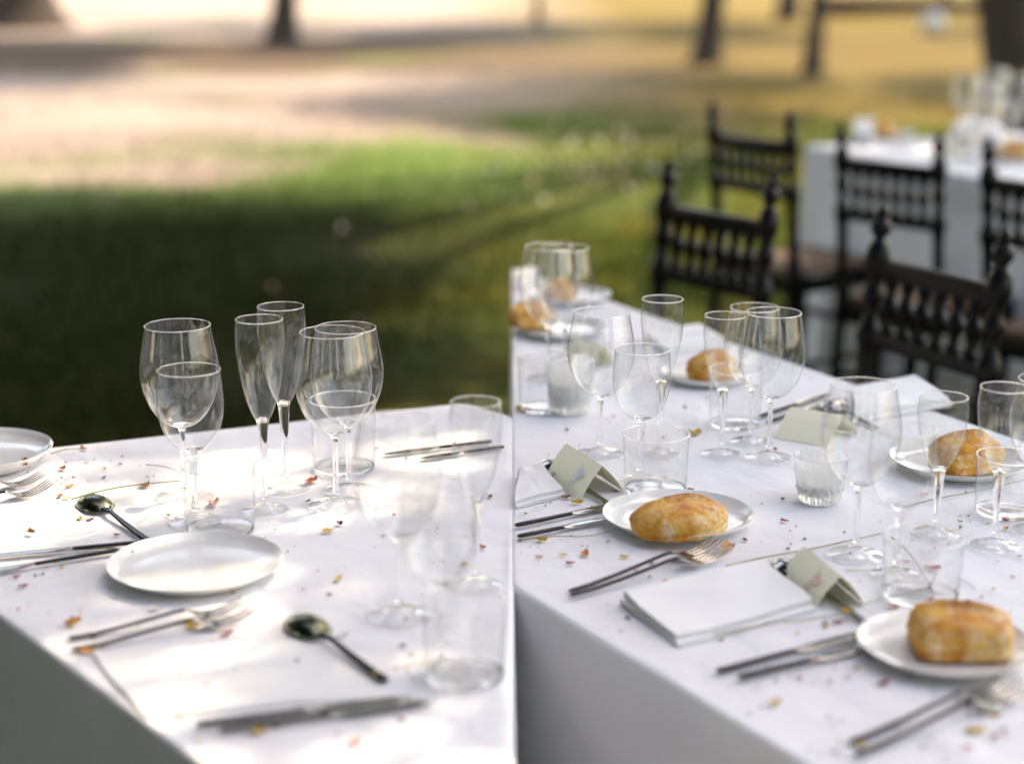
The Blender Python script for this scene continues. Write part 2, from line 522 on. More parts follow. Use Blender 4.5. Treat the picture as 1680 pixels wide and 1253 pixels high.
# ------------------------------------------------------------------ trees
def crown_mesh(lobes, leaf):
    quads = []
    for c, r, nl in lobes:
        d = rng.normal(size=(nl, 3)); d /= np.linalg.norm(d, axis=1)[:, None]
        rad = rng.random(nl) ** .45
        # clump the leaves into twigs
        tw = d[rng.integers(0, max(8, nl // 14), nl)]
        d = .62 * tw + .38 * d
        p = np.array(c) + d * rad[:, None] * np.array(r) * 1.1
        quads.append(p)
    p = np.concatenate(quads); n = len(p)
    a = rng.normal(size=(n, 3)); a /= np.linalg.norm(a, axis=1)[:, None]
    b = rng.normal(size=(n, 3)); b -= (a * b).sum(1)[:, None] * a; b /= np.linalg.norm(b, axis=1)[:, None]
    s = leaf * (.6 + .8 * rng.random((n, 1)))
    V = np.stack([p - a * s, p + b * s * .55 - a * s * .1, p + a * s, p - b * s * .55 - a * s * .1], 1)
    me = bpy.data.meshes.new('crown')
    me.vertices.add(n * 4); me.loops.add(n * 4); me.polygons.add(n)
    me.vertices.foreach_set('co', V.reshape(-1))
    me.loops.foreach_set('vertex_index', np.arange(n * 4))
    me.polygons.foreach_set('loop_start', np.arange(0, n * 4, 4))
    me.update(); me.validate()
    return me
def tree(label, x, y, r, fork_z, lean, lobes, leaf=.1, group='trees on the lawn', mat='leaf'):
    t = thing('oak_tree', label, 'tree', (x, y, 0), 0, group)
    path = [(0, 0, -.1), (lean[0] * .12, lean[1] * .12, .35), (lean[0] * .5, lean[1] * .5, fork_z * .55), (lean[0], lean[1], fork_z)]
    path = spline(path, 6)
    rad = []
    for q in path:
        z = max(q[2], 0) / fork_z
        rad.append(r * (1.0 - .28 * z + .55 * math.exp(-max(q[2], 0) / .22)))
    link('trunk', tube(path, rad, 18), M['bark'], t)
    top = Vector((lean[0], lean[1], fork_z - .15))
    loc = []
    for c, rr, nl in lobes:
        c = Vector(c) - Vector((x, y, 0)); loc.append((tuple(c), rr, nl))
        midp = top.lerp(c, .5) + Vector((random.uniform(-.2, .2), random.uniform(-.2, .2), .3))
        bp = spline([top, midp, c], 5)
        r0 = r * .45
        link('branch', tube(bp, [r0 * (1 - .85 * k / (len(bp) - 1)) for k in range(len(bp))], 8), M['bark'], t)
    link('crown', crown_mesh(loc, leaf), M[mat], t, smooth=False)
    return t
def over(tx, ty, tz, z):
    """point at height z on the sun ray through a spot on the ground or table"""
    k = (z - tz) / math.tan(SUN_EL)
    return (tx + HX * k, ty + HY * k, z)
# tree beside the tables: its crown shades the long table and dapples the other
lobes = []
for tx, ty, z, rr, nl in [(.14, 1.86, 4.3, .24, 1500), (.13, 2.3, 4.3, .22, 1200), (.30, 3.6, 4.3, .36, 2200), (.30, 3.1, 4.3, .36, 2200), (.30, 2.6, 4.3, .36, 2200), (.30, 2.1, 4.3, .36, 2200), (.32, 1.65, 4.3, .36, 2200), (.55, 3.45, 4.6, .60, 4200), (.54, 2.85, 4.4, .58, 4200), (.54, 2.3, 4.5, .56, 4200), (.58, 1.75, 4.4, .56, 4200), (.72, 1.25, 4.6, .58, 4200), (.9, 2.2, 4.9, .6, 3800), (.85, 3.1, 4.9, .6, 3800),
                          (1.1, 1.1, 4.8, .75, 4300), (1.4, 1.9, 5.0, .8, 4600), (1.25, 2.8, 5.1, .8, 4600), (1.2, 3.7, 5.0, .85, 4600), (.4, .9, 4.9, .5, 3000),
                          (.55, 4.2, 4.9, .6, 1600), (2.0, 3.2, 5.3, .9, 2600), (2.0, 4.4, 5.3, .9, 2600)]:
    lobes.append((over(tx, ty, TZ, z), (rr, rr, rr * .6), nl))
for tx, ty, z, rr, nl in [(-.35, 2.5, 7.2, .5, 240), (-.85, 2.35, 7.3, .5, 250), (-.55, 1.85, 6.6, .5, 210), (-.15, 1.95, 6.4, .4, 200), (-.2, 1.35, 6.4, .5, 130), (-.5, 1.5, 6.8, .4, 100)]:
    lobes.append((over(tx, ty, TZ, z), (rr, rr, rr * .5), nl))
for tx, ty, z, rr, nl in [(-1.75, 1.7, 5.0, .5, 1300), (-1.3, .75, 5.0, .5, 1300), (-.7, .0, 5.1, .5, 1300), (-2.4, 2.5, 5.0, .6, 1500), (-2.2, 1.0, 5.2, .6, 1500), (-1.5, -.2, 5.2, .6, 1500), (.1, -.5, 5.1, .5, 1200)]:
    lobes.append((over(tx, ty, 0, z), (rr, rr, rr * .6), nl))  # unseen lobes added to shade the ground around the dappled table
tree('broad oak tree whose crown overhangs the long table', 4.4, 4.2, .26, 2.6, (-.5, .2), lobes, .05)
# tree behind the third table: shades the near lawn on the left
lobes = []
for tx, ty, z, rr, nl in [(-1.6, 8.9, 6.0, 1.0, 3600), (-2.9, 9.0, 6.2, 1.3, 4200), (-4.4, 9.4, 6.0, 1.4, 3600), (-1.3, 7.3, 5.8, 1.0, 3600),
                          (-2.8, 7.2, 6.0, 1.3, 4200), (-1.0, 5.9, 5.6, .9, 3200), (-2.4, 5.7, 5.6, 1.1, 3200), (.9, 7.4, 6.2, .8, 260), (.6, 5.8, 5.9, .8, 420)]:
    lobes.append((over(tx, ty, 0, z), (rr, rr, rr * .6), nl))
tree('leaning dark tree trunk rising behind the glasses of the back table', *P(1692, 222, 0).to_tuple()[:2], .24, 3.2, (-.75, .3), lobes, .12)
# tree off to the right of the back table: keeps chairs and back table in shade
lobes = [(over(tx, ty, 0, z), (rr, rr, rr * .6), nl) for tx, ty, z, rr, nl in
         [(1.6, 4.6, 5.0, 1.0, 3000), (2.6, 5.2, 5.0, 1.2, 3200), (1.8, 6.4, 5.4, 1.1, 2600), (3.2, 6.6, 5.4, 1.2, 3000), (.6, 4.6, 5.2, .8, 1600)]]
tree('shade tree standing past the end of the back table', 6.6, 8.6, .24, 2.8, (-.3, -.2), lobes, .1)
def back_tree(label, px, py, wpx, lean, n=6, z0=6.0, spread_=2.6, leaf=.17, nl=1900):
    b = P(px, py, 0)
    r = wpx / ppm(b) / 2
    lb = []
    for k in range(n):
        a = 2 * math.pi * k / n + random.random()
        q = spread_ * (.45 + .5 * random.random())
        lb.append(((b.x + lean[0] + q * math.cos(a), b.y + lean[1] + q * math.sin(a), z0 + random.uniform(-1.0, 1.6)), (1.5, 1.5, 1.1), nl))
    return tree(label, b.x, b.y, r, 3.0, lean, lb, leaf)
back_tree('thick leaning tree trunk on the lawn behind the chairs', 1158, 104, 40, (.30, 0), 4, 4.6, 1.1, .12, 150)
back_tree('slim dark tree trunk right of the thick leaning one', 1332, 122, 27, (.14, .1), 3, 4.8, 1.0, .12, 150)
back_tree('lone dark tree trunk on the pale ground behind the dappled table', 462, 72, 42, (.35, 0), 9, 6.4, 3.2, .17, 1600)
back_tree('massive dark tree trunk at the far side of the pale ground', 38, 46, 112, (-.3, 0), 7, 6.6, 3.2)
back_tree('small far tree trunk beyond the straw', 1292, 34, 32, (.1, 0), 4)
back_tree('thin young tree at the edge of the far path', 882, 40, 12, (.05, 0), 9, 5.6, 3.6, .18, 1700)
for px, py in ((1800, 108), (-420, 60), (620, -30), (1000, -45), (240, -50), (1500, -40), (-150, -30), (2150, 30)):
    back_tree('unseen dark-leaved tree added beside the lawn to block sky light', px, py, 36, (.2, 0), 5, 6.0, 2.8, .2, 1500)
def added_side_tree(x, y, z0, n, nl, leaf):  # unseen trees added at the side to cut the sky light
    lb = [((x + random.uniform(-1.6, 1.6), y + random.uniform(-1.6, 1.6), z0 + random.uniform(-1.6, 1.6)), (1.3, 1.3, 1.1), nl) for _ in range(n)]
    tree('unseen dark-leaved tree added beside the lawn to block sky light', x, y, .25, 2.4, (.1, .1), lb, leaf, mat='added_dark_leaf')
for q, (x, y) in enumerate(((-3.3, 4.6), (-3.0, 2.6), (-2.9, .6), (-2.6, -1.3), (-1.2, -3.0), (.8, -3.6))):  # unseen shrubs added left and behind to darken the hanging cloth
    t = thing('added_shrub', 'unseen dark-leaved shrub added to keep light off the cloth drops', 'shrub', (x, y, 0), q, 'added shrubs blocking light')
    link('stem', tube([(0, 0, -.1), (.05, .02, .8), (.0, .05, 2.4)], [.06, .05, .02], 10), M['bark'], t)
    link('added_shrub_foliage', crown_mesh([((0, 0, .7), (.95, .95, .8), 1500), ((.1, 0, 1.7), (1.0, 1.0, .9), 1700), ((0, .1, 2.8), (.8, .8, .9), 1300)], .075), M['added_dark_leaf'], t, smooth=False)
lb = [((x, y, z), (1.35, 1.35, .9), 1700) for x, y, z in ((-3.6, 6.2, 5.2), (-2.2, 6.8, 5.6), (-.9, 7.0, 5.9), (-3.2, 8.4, 5.6), (-1.7, 8.8, 6.0), (-.6, 8.9, 6.3), (-4.8, 7.4, 5.0), (-2.0, 5.2, 5.4), (-.7, 5.4, 5.8))]  # unseen crown added overhead to block sky light on the left lawn
tree('unseen spreading oak tree added to keep sky light off the dark lawn', -5.2, 7.2, .3, 2.8, (.3, .1), lb, .13)
lb = [((x, y, z), (1.1, 1.1, .9), 1700) for x, y, z in ((-2.4, 2.6, 4.0), (-2.2, 1.2, 3.8), (-1.9, -.2, 4.0), (-3.4, 1.8, 3.4), (-3.2, .2, 3.4), (-1.2, -1.6, 4.2), (-2.4, -1.8, 3.6), (0.2, -2.4, 4.2), (-3.0, 3.6, 3.8), (-1.5, 1.2, 4.6), (-1.1, .1, 4.8), (-1.7, 2.4, 4.8), (-.6, -1.0, 4.8))]  # unseen crown added to hide the sky from the left cloth drop
tree('unseen low-crowned tree added to shade the drop of the dappled tablecloth', -3.6, .9, .24, 2.2, (.1, 0), lb, .1, mat='added_dark_leaf')
for bx_, by_ in ((1.0, -4.2), (-3.4, -4.6), (4.2, -3.2)):  # unseen trees added behind the camera to dim the cloth drops
    lb = [((bx_ + random.uniform(-1.3, 1.3), by_ + random.uniform(-1.0, 1.0), z), (1.3, 1.3, 1.0), 1500) for z in (1.6, 2.6, 3.4, 4.2, 5.0, 5.6, 6.2, 3.0)]
    tree('unseen low-branched tree added behind the camera to darken the cloth drops', bx_, by_, .25, 2.2, (.1, 0), lb, .12, mat='added_dark_leaf')
added_side_tree(-6.5, 3.0, 4.4, 9, 1500, .16)
added_side_tree(-5.5, -1.0, 4.6, 8, 1500, .16)
added_side_tree(-8.0, 8.5, 4.6, 9, 1500, .18)

# fallen log and pale bundle far off on the lawn
lg = P(1490, 30, 0)
t = thing('fallen_log', 'brown fallen log lying across the far straw', 'log', (lg.x, lg.y, 0))
lp = spline([(-1.6, .2, .17), (-.5, .05, .19), (.6, -.05, .18), (1.7, -.2, .15)], 6)
link('trunk', tube(lp, [.17 - .004 * k for k in range(len(lp))], 16), M['bark'], t)
link('branch', tube([(.5, 0, .25), (.7, .15, .5), (.75, .2, .8)], [.06, .045, .03], 8), M['bark'], t)
wr_ = P(1530, 52, 0)
bmr = bmesh.new(); bmesh.ops.create_icosphere(bmr, subdivisions=3, radius=1)
for v in bmr.verts:
    k = 1 + .18 * vnoise(v.co.x * 2, v.co.y * 2 + v.co.z * 3, 1.4, 2)
    v.co = Vector((v.co.x * .17 * k, v.co.y * .15 * k, max(-.11, v.co.z * .15 * k) + .115))
rk = link('boulder', bm_mesh(bmr), principled('pale stone', (.62, .60, .55), .9)[0]); rk.location = (wr_.x, wr_.y, 0)
tag(rk, 'pale grey boulder on the lawn near the fallen log', 'boulder')

# ------------------------------------------------------------------ tablecloths
def cloth_mesh(poly, fillet=.006, z_top=TZ, z_bot=.015, folds=1.0, seed=0, corner=.02):
    """draped cloth over a convex table outline (counter-clockwise list of (x, y))"""
    pts = [Vector((p[0], p[1])) for p in poly]
    n = len(pts); loop = []
    for i in range(n):
        a, b, c = pts[i - 1], pts[i], pts[(i + 1) % n]
        d1, d2 = (a - b).normalized(), (c - b).normalized()
        p1, p2 = b + d1 * corner, b + d2 * corner
        for k in range(6):
            t = k / 5
            loop.append((1 - t) ** 2 * p1 + 2 * t * (1 - t) * b + t * t * p2)
        seg = int(((c - b).length - 2 * corner) / .03)
        e = c - d2 * corner
        for k in range(1, max(seg, 1)):
            loop.append(p2.lerp(e, k / seg))
    m = len(loop)
    nor = []
    for i in range(m):
        d = loop[(i + 1) % m] - loop[i - 1]
        nor.append(Vector((d.y, -d.x)).normalized())
    cen = sum(loop, Vector((0, 0))) / m
    verts, rings = [], []
    def zt(p): return z_top + .0009 * vnoise(p.x, p.y, 9, seed) * 1.0 - .0009
    for s in (.02, .1, .2, .3, .4, .5, .6, .7, .8, .88, .94, .975):
        ring = []
        for p in loop:
            q = cen.lerp(p, s); ring.append(len(verts)); verts.append((q.x, q.y, zt(q)))
        rings.append(ring)
    for k in range(0, 6):
        a = math.pi / 2 * k / 5
        ring = []
        for p, nn in zip(loop, nor):
            q = p + nn * (fillet * (math.sin(a) - 1)); ring.append(len(verts))
            verts.append((q.x, q.y, z_top - fillet * (1 - math.cos(a)) - .0009))
        rings.append(ring)
    arc = [0.0]
    for i in range(1, m): arc.append(arc[-1] + (loop[i] - loop[i - 1]).length)
    tot = arc[-1] + (loop[0] - loop[-1]).length
    for k in range(1, 15):
        f = k / 14
        z = z_top - fillet - f * (z_top - fillet - z_bot)
        ring = []
        for i, (p, nn) in enumerate(zip(loop, nor)):
            u = arc[i] / tot * 2 * math.pi
            w = .55 * math.sin(u * round(tot / .42) + seed) + .45 * math.sin(u * round(tot / .27) + 2 * seed + .8 * math.sin(3 * u))
            off = folds * f ** 1.3 * (.020 * w + .022) + .002 * math.sin(f * 9 + u * 5)
            if abs(nn.x) > .985: off = 0
            q = p + nn * off; ring.append(len(verts)); verts.append((q.x, q.y, z))
        rings.append(ring)
    faces = [tuple(reversed(rings[0]))[::-1]]
    for a, b in zip(rings, rings[1:]):
        for k in range(m):
            faces.append((a[k], b[k], b[(k + 1) % m], a[(k + 1) % m]))
    bm = bmesh.new(); bv = [bm.verts.new(v) for v in verts]
    for f in faces: bm.faces.new([bv[i] for i in f])
    return bm_mesh(bm)
# dappled table: far edge, corner and near-left edge read off the photograph
A = P(0, 741).xy; B = P(764, 659).xy
far_dir = (B - A).normalized()
L0, L1 = P(0, 1008).xy, P(330, 1253).xy
edge_dir = (L1 - L0).normalized()
def meet(p, d, q, e):
    k = (q - p).cross(e) / d.cross(e)
    return p + d * k
FL = meet(A, far_dir, L0, edge_dir)
SX = .002
C0 = P(838, 681).xy; C0.x = SX
D0 = L1 + edge_dir * ((SX - L1.x) / edge_dir.x)
T1 = [tuple(FL), tuple(D0), (SX, C0.y), tuple(B)]
o = link('tablecloth', cloth_mesh(T1, seed=1), M['cloth'])
tag(o, 'white tablecloth in dappled sun, strewn with petals, on the table without bread', 'tablecloth')
# long shaded table
N0 = P(845, 958).xy; N1 = P(1332, 1253).xy
nd = (N1 - N0).normalized()
F0 = P(845, 438).xy; N0.x = F0.x = -.001; F1 = P(1680, 722).xy
fd = (F1 - F0).normalized()
NE = N0 + nd * 1.25; FE = F0 + fd * 2.9
T2 = [(N0.x, N0.y), tuple(NE), tuple(FE), (F0.x, F0.y)]
o = link('tablecloth', cloth_mesh(T2, seed=2, folds=.6), M['cloth'])
tag(o, 'white tablecloth on the shaded table with bread rolls and place cards', 'tablecloth')
# back table
G0 = P(1318, 238).xy; G1 = P(1610, 292).xy
gd = (G1 - G0).normalized()
gn = Vector((-gd.y, gd.x))
T3 = [tuple(G0), tuple(G0 + gd * 2.6), tuple(G0 + gd * 2.6 + gn * .9), tuple(G0 + gn * .9)]
o = link('tablecloth', cloth_mesh(T3, seed=4, folds=1.6), M['cloth'])
tag(o, 'white tablecloth with hanging folds on the back table behind the chairs', 'tablecloth')

# ------------------------------------------------------------------ glassware
KINDS = {
 'wine_glass': dict(bowl=[(.10, .415), (.34, .425), (.60, .455), (.86, .51), (1.06, .58), (1.19, .66), (1.23, .73), (1.19, .81), (1.10, .90), (1.0, 1.0)],
                    stem=[.10, .085, .085, .10], bot=.415, foot=.92),
 'goblet': dict(bowl=[(.12, .475), (.36, .485), (.60, .52), (.82, .58), (.98, .66), (1.06, .75), (1.06, .84), (1.0, 1.0)],
                stem=[.13, .085, .10, .17], bot=.475, foot=.86),
 'champagne_flute': dict(bowl=[(.19, .47), (.30, .485), (.48, .525), (.68, .59), (.85, .67), (.97, .76), (1.05, .86), (1.05, .93), (1.0, 1.0)],
                         stem=[.12, .12, .17, .24], bot=.47, foot=1.06)}
def stem_glass(kind, label, fx, fy, rim_y, rim_w, group=None, n=48, z0=TZ):
    b = P(fx, fy, z0)
    h = z_at(b.x, b.y, rim_y) - z0
    top = Vector((b.x, b.y, z0 + h))
    Rr = rim_w / ppm(top) / 2
    K = KINDS[kind]
    t = thing(kind, label, 'glass', (b.x, b.y, z0 + .0004), random.random() * 6, group)
    bowl = spline([(r * Rr, z * h) for r, z in K['bowl']], 4)
    link('bowl', lathe(bowl, n), M['thin_glass'], t)
    rt = .00065
    ring = [(Rr + rt * math.cos(a), h + rt * math.sin(a)) for a in [2 * math.pi * k / 8 for k in range(9)]]
    link('rim', lathe(ring, n), M['glass'], t)
    s = K['stem']; bt = K['bot'] * h; Rf = K['foot'] * Rr
    b1 = K['bowl'][1]
    foot = spline([(Rf * .997, .0010), (Rf * .8, .0020), (Rf * .55, .0032), (Rf * .32, .0056), (s[0] * Rr * 1.6, .0105), (s[0] * Rr * 1.05, .0165)], 3)
    link('foot', lathe(foot, n), M['thin_glass'], t)
    link('foot_edge', lathe([(Rf - .0007 + .0008 * math.cos(a), .0009 + .0008 * math.sin(a)) for a in [2 * math.pi * k / 8 for k in range(9)]], n), M['glass'], t)
    prof = [(s[0] * Rr * 1.02, .0165), (s[0] * Rr * .98, .022),
            (s[1] * Rr, .11 * h + .008), (s[2] * Rr, .6 * bt), (s[3] * Rr * .92, .86 * bt), (K['bowl'][0][0] * Rr * 1.35, bt * .985),
            (b1[0] * Rr * .97, b1[1] * h)]
    lo = spline(prof, 3)
    lo = [(0, .0160)] + [(max(r, .0006), z) for r, z in lo] + [(b1[0] * Rr * .55, b1[1] * h + .0016), (0, b1[1] * h + .0006)]
    link('stem', lathe(lo, 32), M['glass'], t)
    return t
def tumbler(label, fx, fy, rim_y, rim_w, group=None, z0=TZ, taper=.94):
    b = P(fx, fy, z0)
    h = z_at(b.x, b.y, rim_y) - z0
    Rr = rim_w / ppm(Vector((b.x, b.y, z0 + h))) / 2
    t = thing('tumbler', label, 'glass', (b.x, b.y, z0 + .0004), random.random() * 6, group)
    bot = .0055
    pr = [(Rr * (taper + (1 - taper) * q), bot * .6 + (h - bot * .6) * q) for q in [k / 8 for k in range(9)]]
    link('wall', lathe(pr, 56), M['thin_glass'], t)
    link('rim', lathe([(Rr + .0011 * math.cos(a), h + .0011 * math.sin(a)) for a in [2 * math.pi * k / 8 for k in range(9)]], 56), M['glass'], t)
    rb = Rr * taper
    link('base', lathe([(0, .0012), (rb * .78, .001), (rb * .9, .0004), (rb * .985, .0025), (rb * .995, bot), (rb * .93, bot - .0006), (rb * .5, bot - .0012), (0, bot - .0014)], 56), M['glass'], t)
    return t
GA = 'glasses on the dappled table'
GB = 'glasses on the shaded table'
stem_glass('wine_glass', 'large wine glass behind the small goblet on the dappled table', 304, 815, 534, 107, GA)
stem_glass('goblet', 'small goblet just behind the tumbler on the dappled table', 321, 856, 607, 103, GA)
stem_glass('champagne_flute', 'shorter-looking champagne flute in front of the other flute, dappled table', 436, 838, 524, 77, GA)
stem_glass('champagne_flute', 'champagne flute standing behind another flute on the dappled table', 470, 804, 503, 76, GA)
stem_glass('wine_glass', 'large wine glass in front of a second one beside the flutes', 552, 829, 545, 106, GA)
stem_glass('wine_glass', 'large wine glass half hidden behind its twin beside the flutes', 573, 806, 538, 100, GA)
tumbler('clear tumbler beside the empty white plate', 362, 872, 762, 120, GA)
tumbler('clear tumbler behind the pair of large wine glasses', 565, 770, 655, 108, GA)
stem_glass('wine_glass', 'blurred large wine glass between the flutes and the far knife', 655, 1012, 690, 122, GA)
stem_glass('goblet', 'blurred goblet beside the tumbler near the dark spoon', 722, 1100, 800, 122, GA)
stem_glass('champagne_flute', 'blurred champagne flute at the joint of the two tables', 782, 962, 660, 82, GA)
tumbler('blurred tumbler beside the blurred goblet on the dappled table', 762, 1112, 985, 140, GA)

stem_glass('wine_glass', 'far wine glass in front of the bread at the end of the shaded table', 899, 622, 405, 79, GB)
stem_glass('wine_glass', 'far wine glass overlapping another by the end of the shaded table', 926, 618, 407, 79, GB)
tumbler('far tumbler beside the two far wine glasses', 890, 672, 585, 82, GB)
stem_glass('wine_glass', 'large wine glass between the frosted candle holder and a goblet', 984, 746, 512, 91, GB)
stem_glass('goblet', 'small goblet standing behind the tumbler and the first bread plate', 1050, 790, 573, 90, GB)
stem_glass('champagne_flute', 'champagne flute behind the small goblet and the tumbler', 1082, 745, 491, 67, GB)
stem_glass('champagne_flute', 'champagne flute next to two large wine glasses before a bread plate', 1183, 746, 518, 66, GB)
stem_glass('wine_glass', 'large wine glass with the chairs behind it, left of the blank place card', 1261, 752, 513, 90, GB)
stem_glass('wine_glass', 'large wine glass between the flute and another large wine glass', 1231, 726, 505, 80, GB)
tumbler('clear tumbler behind the bread roll and the blue-printed place card', 1075, 806, 711, 109, GB)
tumbler('faint tumbler behind a flute and two wine glasses', 1205, 698, 606, 88, GB)
stem_glass('wine_glass', 'large wine glass right beside the ribbed candle holder', 1403, 912, 632, 107, GB)
stem_glass('goblet', 'goblet between the large wine glass and the near tumbler', 1470, 945, 704, 104, GB)
stem_glass('champagne_flute', 'champagne flute in front of a bread roll beside the goblet', 1535, 876, 651, 78, GB)
stem_glass('champagne_flute', 'champagne flute with its foot clear on the cloth beside bread', 1631, 896, 636, 79, GB)
stem_glass('wine_glass', 'wine glass cut by the picture edge beside a flute', 1700, 872, 622, 92, GB)
tumbler('clear tumbler behind the flute and below the bread plate', 1650, 842, 748, 106, GB)
tumbler('near tumbler with grass stalks around it behind the square bread roll', 1510, 980, 880, 131, GB)
# back table glasses
GC = 'glasses on the back table'
for fx, fy, ry, rw, kd, lab in [
        (1582, 232, 124, 42, 'wine_glass', 'blurred wine glass at the outer side of the back table cluster'),
        (1612, 244, 134, 40, 'wine_glass', 'blurred wine glass in front of the candle holder on the back table'),
        (1636, 226, 118, 32, 'champagne_flute', 'blurred champagne flute between two wine glasses on the back table'),
        (1662, 236, 124, 42, 'wine_glass', 'blurred wine glass behind the near-edge roll of the back table'),
        (1598, 262, 168, 40, 'goblet', 'blurred goblet beside the tumbler at the near edge of the back table'),
        (1650, 262, 168, 40, 'goblet', 'blurred goblet touching the near-edge roll plate of the back table'),
        (1690, 232, 116, 32, 'champagne_flute', 'blurred champagne flute in front of the leaning dark trunk'),
        (1625, 214, 112, 40, 'wine_glass', 'blurred wine glass farthest back in the back table cluster')]:
    stem_glass(kd, lab, fx, fy, ry, rw, GC, 32)
tumbler('blurred tumbler at the near edge of the back table', 1580, 262, 206, 46, GC)
tumbler('blurred tumbler between the goblets of the back table', 1628, 272, 218, 46, GC)
# ------------------------------------------------------------------ candle holders
def candle_holder(label, fx, fy, rim_y, rim_w, bot_f, wax_f):
    b = P(fx, fy)
    h = z_at(b.x, b.y, rim_y) - TZ
    Rr = rim_w / ppm(Vector((b.x, b.y, TZ + h))) / 2
    t = thing('candle_holder', label, 'candle holder', (b.x, b.y, TZ + .0004), .2, 'glass candle holders')
    def fn(a, z):
        q = z / h
        if q < .62: return 1 + .075 * abs(math.cos(8 * a)) ** .7
        return 1.02 + .045 * abs(math.cos(11 * a + 7 * q))
    pr = [(0, .001), (Rr * bot_f * .9, .0006), (Rr * bot_f, .004)]
    for k in range(1, 13):
        q = k / 12
        r = Rr * (bot_f + (1 - bot_f) * q ** .8)
        if .60 < q < .68: r *= 1.035
        pr.append((r, .004 + (h - .004) * q))
    pr += [(Rr * .95, h + .0008)]
    for k in range(12, 0, -1):
        q = k / 12
        pr.append((Rr * (bot_f + (1 - bot_f) * q ** .8) - .0042, .010 + (h - .012) * q))
    pr.append((0, .010))
    body = link('body', lathe(pr, 128, fn), M['frosted'], t)
    wr = Rr * (bot_f + (1 - bot_f) * wax_f ** .8) - .006
    link('candle', lathe([(0, .0115), (Rr * bot_f - .006, .0115), (wr, h * wax_f), (wr * .9, h * wax_f + .001), (wr * .3, h * wax_f - .0015), (0, h * wax_f - .002)], 40), M['wax'], t)
    # moulded beads around the waist
    for k in range(16):
        a = 2 * math.pi * (k + .5) / 16
        r = Rr * (bot_f + (1 - bot_f) * .35 ** .8) * 1.015
        bm = bmesh.new(); bmesh.ops.create_icosphere(bm, subdivisions=2, radius=.0024)
        o = link('bead', bm_mesh(bm), M['frosted'], t); o.location = (r * math.cos(a), r * math.sin(a), h * .33)
    return t
candle_holder('low pressed-glass candle holder with ribs and beads on the shaded table', 1344, 822, 748, 86, .74, .42)
candle_holder('blurred candle holder crowded by glasses on the back table', 1606, 236, 196, 36, .8, .6)
candle_holder('tall frosted candle holder with a ribbed foot behind the place card', 934, 676, 590, 76, .80, .6)

# ------------------------------------------------------------------ plates and bread
def plate(label, px, py, w, group='bread plates', z0=TZ, deep=.016):
    b = P(px, py, z0)
    r = w / ppm(b) / 2
    h = deep
    pr = [(0, .0022), (r * .55, .0020), (r * .60, .0006), (r * .66, .0006), (r * .70, .002), (r * .86, .005), (r * .97, h * .85), (r, h - .0006), (r * .996, h), (r * .985, h - .0004),
          (r * .95, h * .72), (r * .86, h * .46), (r * .70, h * .36), (r * .35, h * .34), (0, h * .34)]
    o = link('plate', lathe(pr, 72), M['porcelain'])
    o.location = (b.x, b.y, z0 + .0002)
    tag(o, label, 'plate', group)
    return o, b, h * .34
plate('empty white plate in dappled sun beside the clear tumbler', 322, 940, 287, 'plates on the dappled table')
plate('white plate holding fallen petals at the far edge of the dappled table', -38, 760, 246, 'plates on the dappled table', deep=.022)
def bread(label, b, z0, l, w, h, rz, e=2.6, seed=0, taper=0.0):
    bm = bmesh.new()
    bmesh.ops.create_cube(bm, size=2)
    bmesh.ops.subdivide_edges(bm, edges=bm.edges[:], cuts=23, use_grid_fill=True)
    bk = {}
    for i, v in enumerate(bm.verts):
        p = v.co.copy()
        k = (abs(p.x) ** e + abs(p.y) ** e + abs(p.z) ** e) ** (1 / e)
        q = p / k
        x, y, z = q.x, q.y, q.z
        yr = .12 + .18 * math.sin(1.6 * x + seed)               # line of the torn ridge
        ridge = math.exp(-((y - yr) / .16) ** 2) * max(0, 1 - (x / .75) ** 4)
        if z > 0:
            z *= 1 - .20 * abs(y - yr) ** 1.2 - .16 * abs(x) ** 2.2 + .07 * vnoise(x * 1.5, y * 1.3, 1.6, seed)
            if z > .35: z += .17 * ridge - .09 * math.exp(-((y - yr + .24) / .08) ** 2) * max(0, 1 - (x / .7) ** 4)
        else: z *= .55
        crease = math.exp(-((z + .12 - .10 * x) / .07) ** 2)    # pressed seam low on the side
        y *= (1 - taper * x * x) * (1 - .055 * crease + .04 * vnoise(x * 2, z * 2, 1.5, seed + 1)) * (1 + .04 * math.exp(-((z + .34) / .1) ** 2))
        x *= (1 - .03 * crease) * (1 + .035 * vnoise(y * 2, z * 2.3, 1.5, seed + 2))
        n_ = .022 * vnoise(x * 3 + z, y * 3 - z * 2, 2.6, seed + 4) + .012 * vnoise(x * 7, y * 7 + z * 5, 2.2, seed + 5)
        bk[i] = min(1, ridge * (1.2 if z > .45 else 0) + .45 * max(0, abs(x) - .8) / .2 + .35 * max(0, -.2 - z))
        v.co = Vector((x * l / 2 * (1 + n_), y * w / 2 * (1 + n_), (z + .55) * h / 1.55))
    me = bm_mesh(bm)
    at = me.attributes.new('baked', 'FLOAT', 'POINT')
    at.data.foreach_set('value', [bk[i] for i in range(len(me.vertices))])
    o = link('bread_roll', me, M['bread'])
    o.location = (b.x, b.y, z0); o.rotation_euler = (0, 0, rz)
    return tag(o, label, 'bread', 'bread rolls on white plates')
PG = 'bread plates on the shaded table'
_, b, dz = plate('white plate under the flour-dusted roll beside the crossed forks', 1112, 860, 248, PG)
bread('flour-dusted pointed bread roll with a low seam, beside the forks', P(1115, 876, TZ + dz), TZ + dz, .119, .082, .041, R(20), 3.5, 1, .46)
_, b, dz = plate('white plate under the square roll near the two long knives', 1550, 1074, 286, PG)
bread('square golden bread roll like a pillow, nearest the pink-printed card', P(1574, 1068, TZ + dz), TZ + dz, .096, .074, .046, R(-2), 6.0, 2)
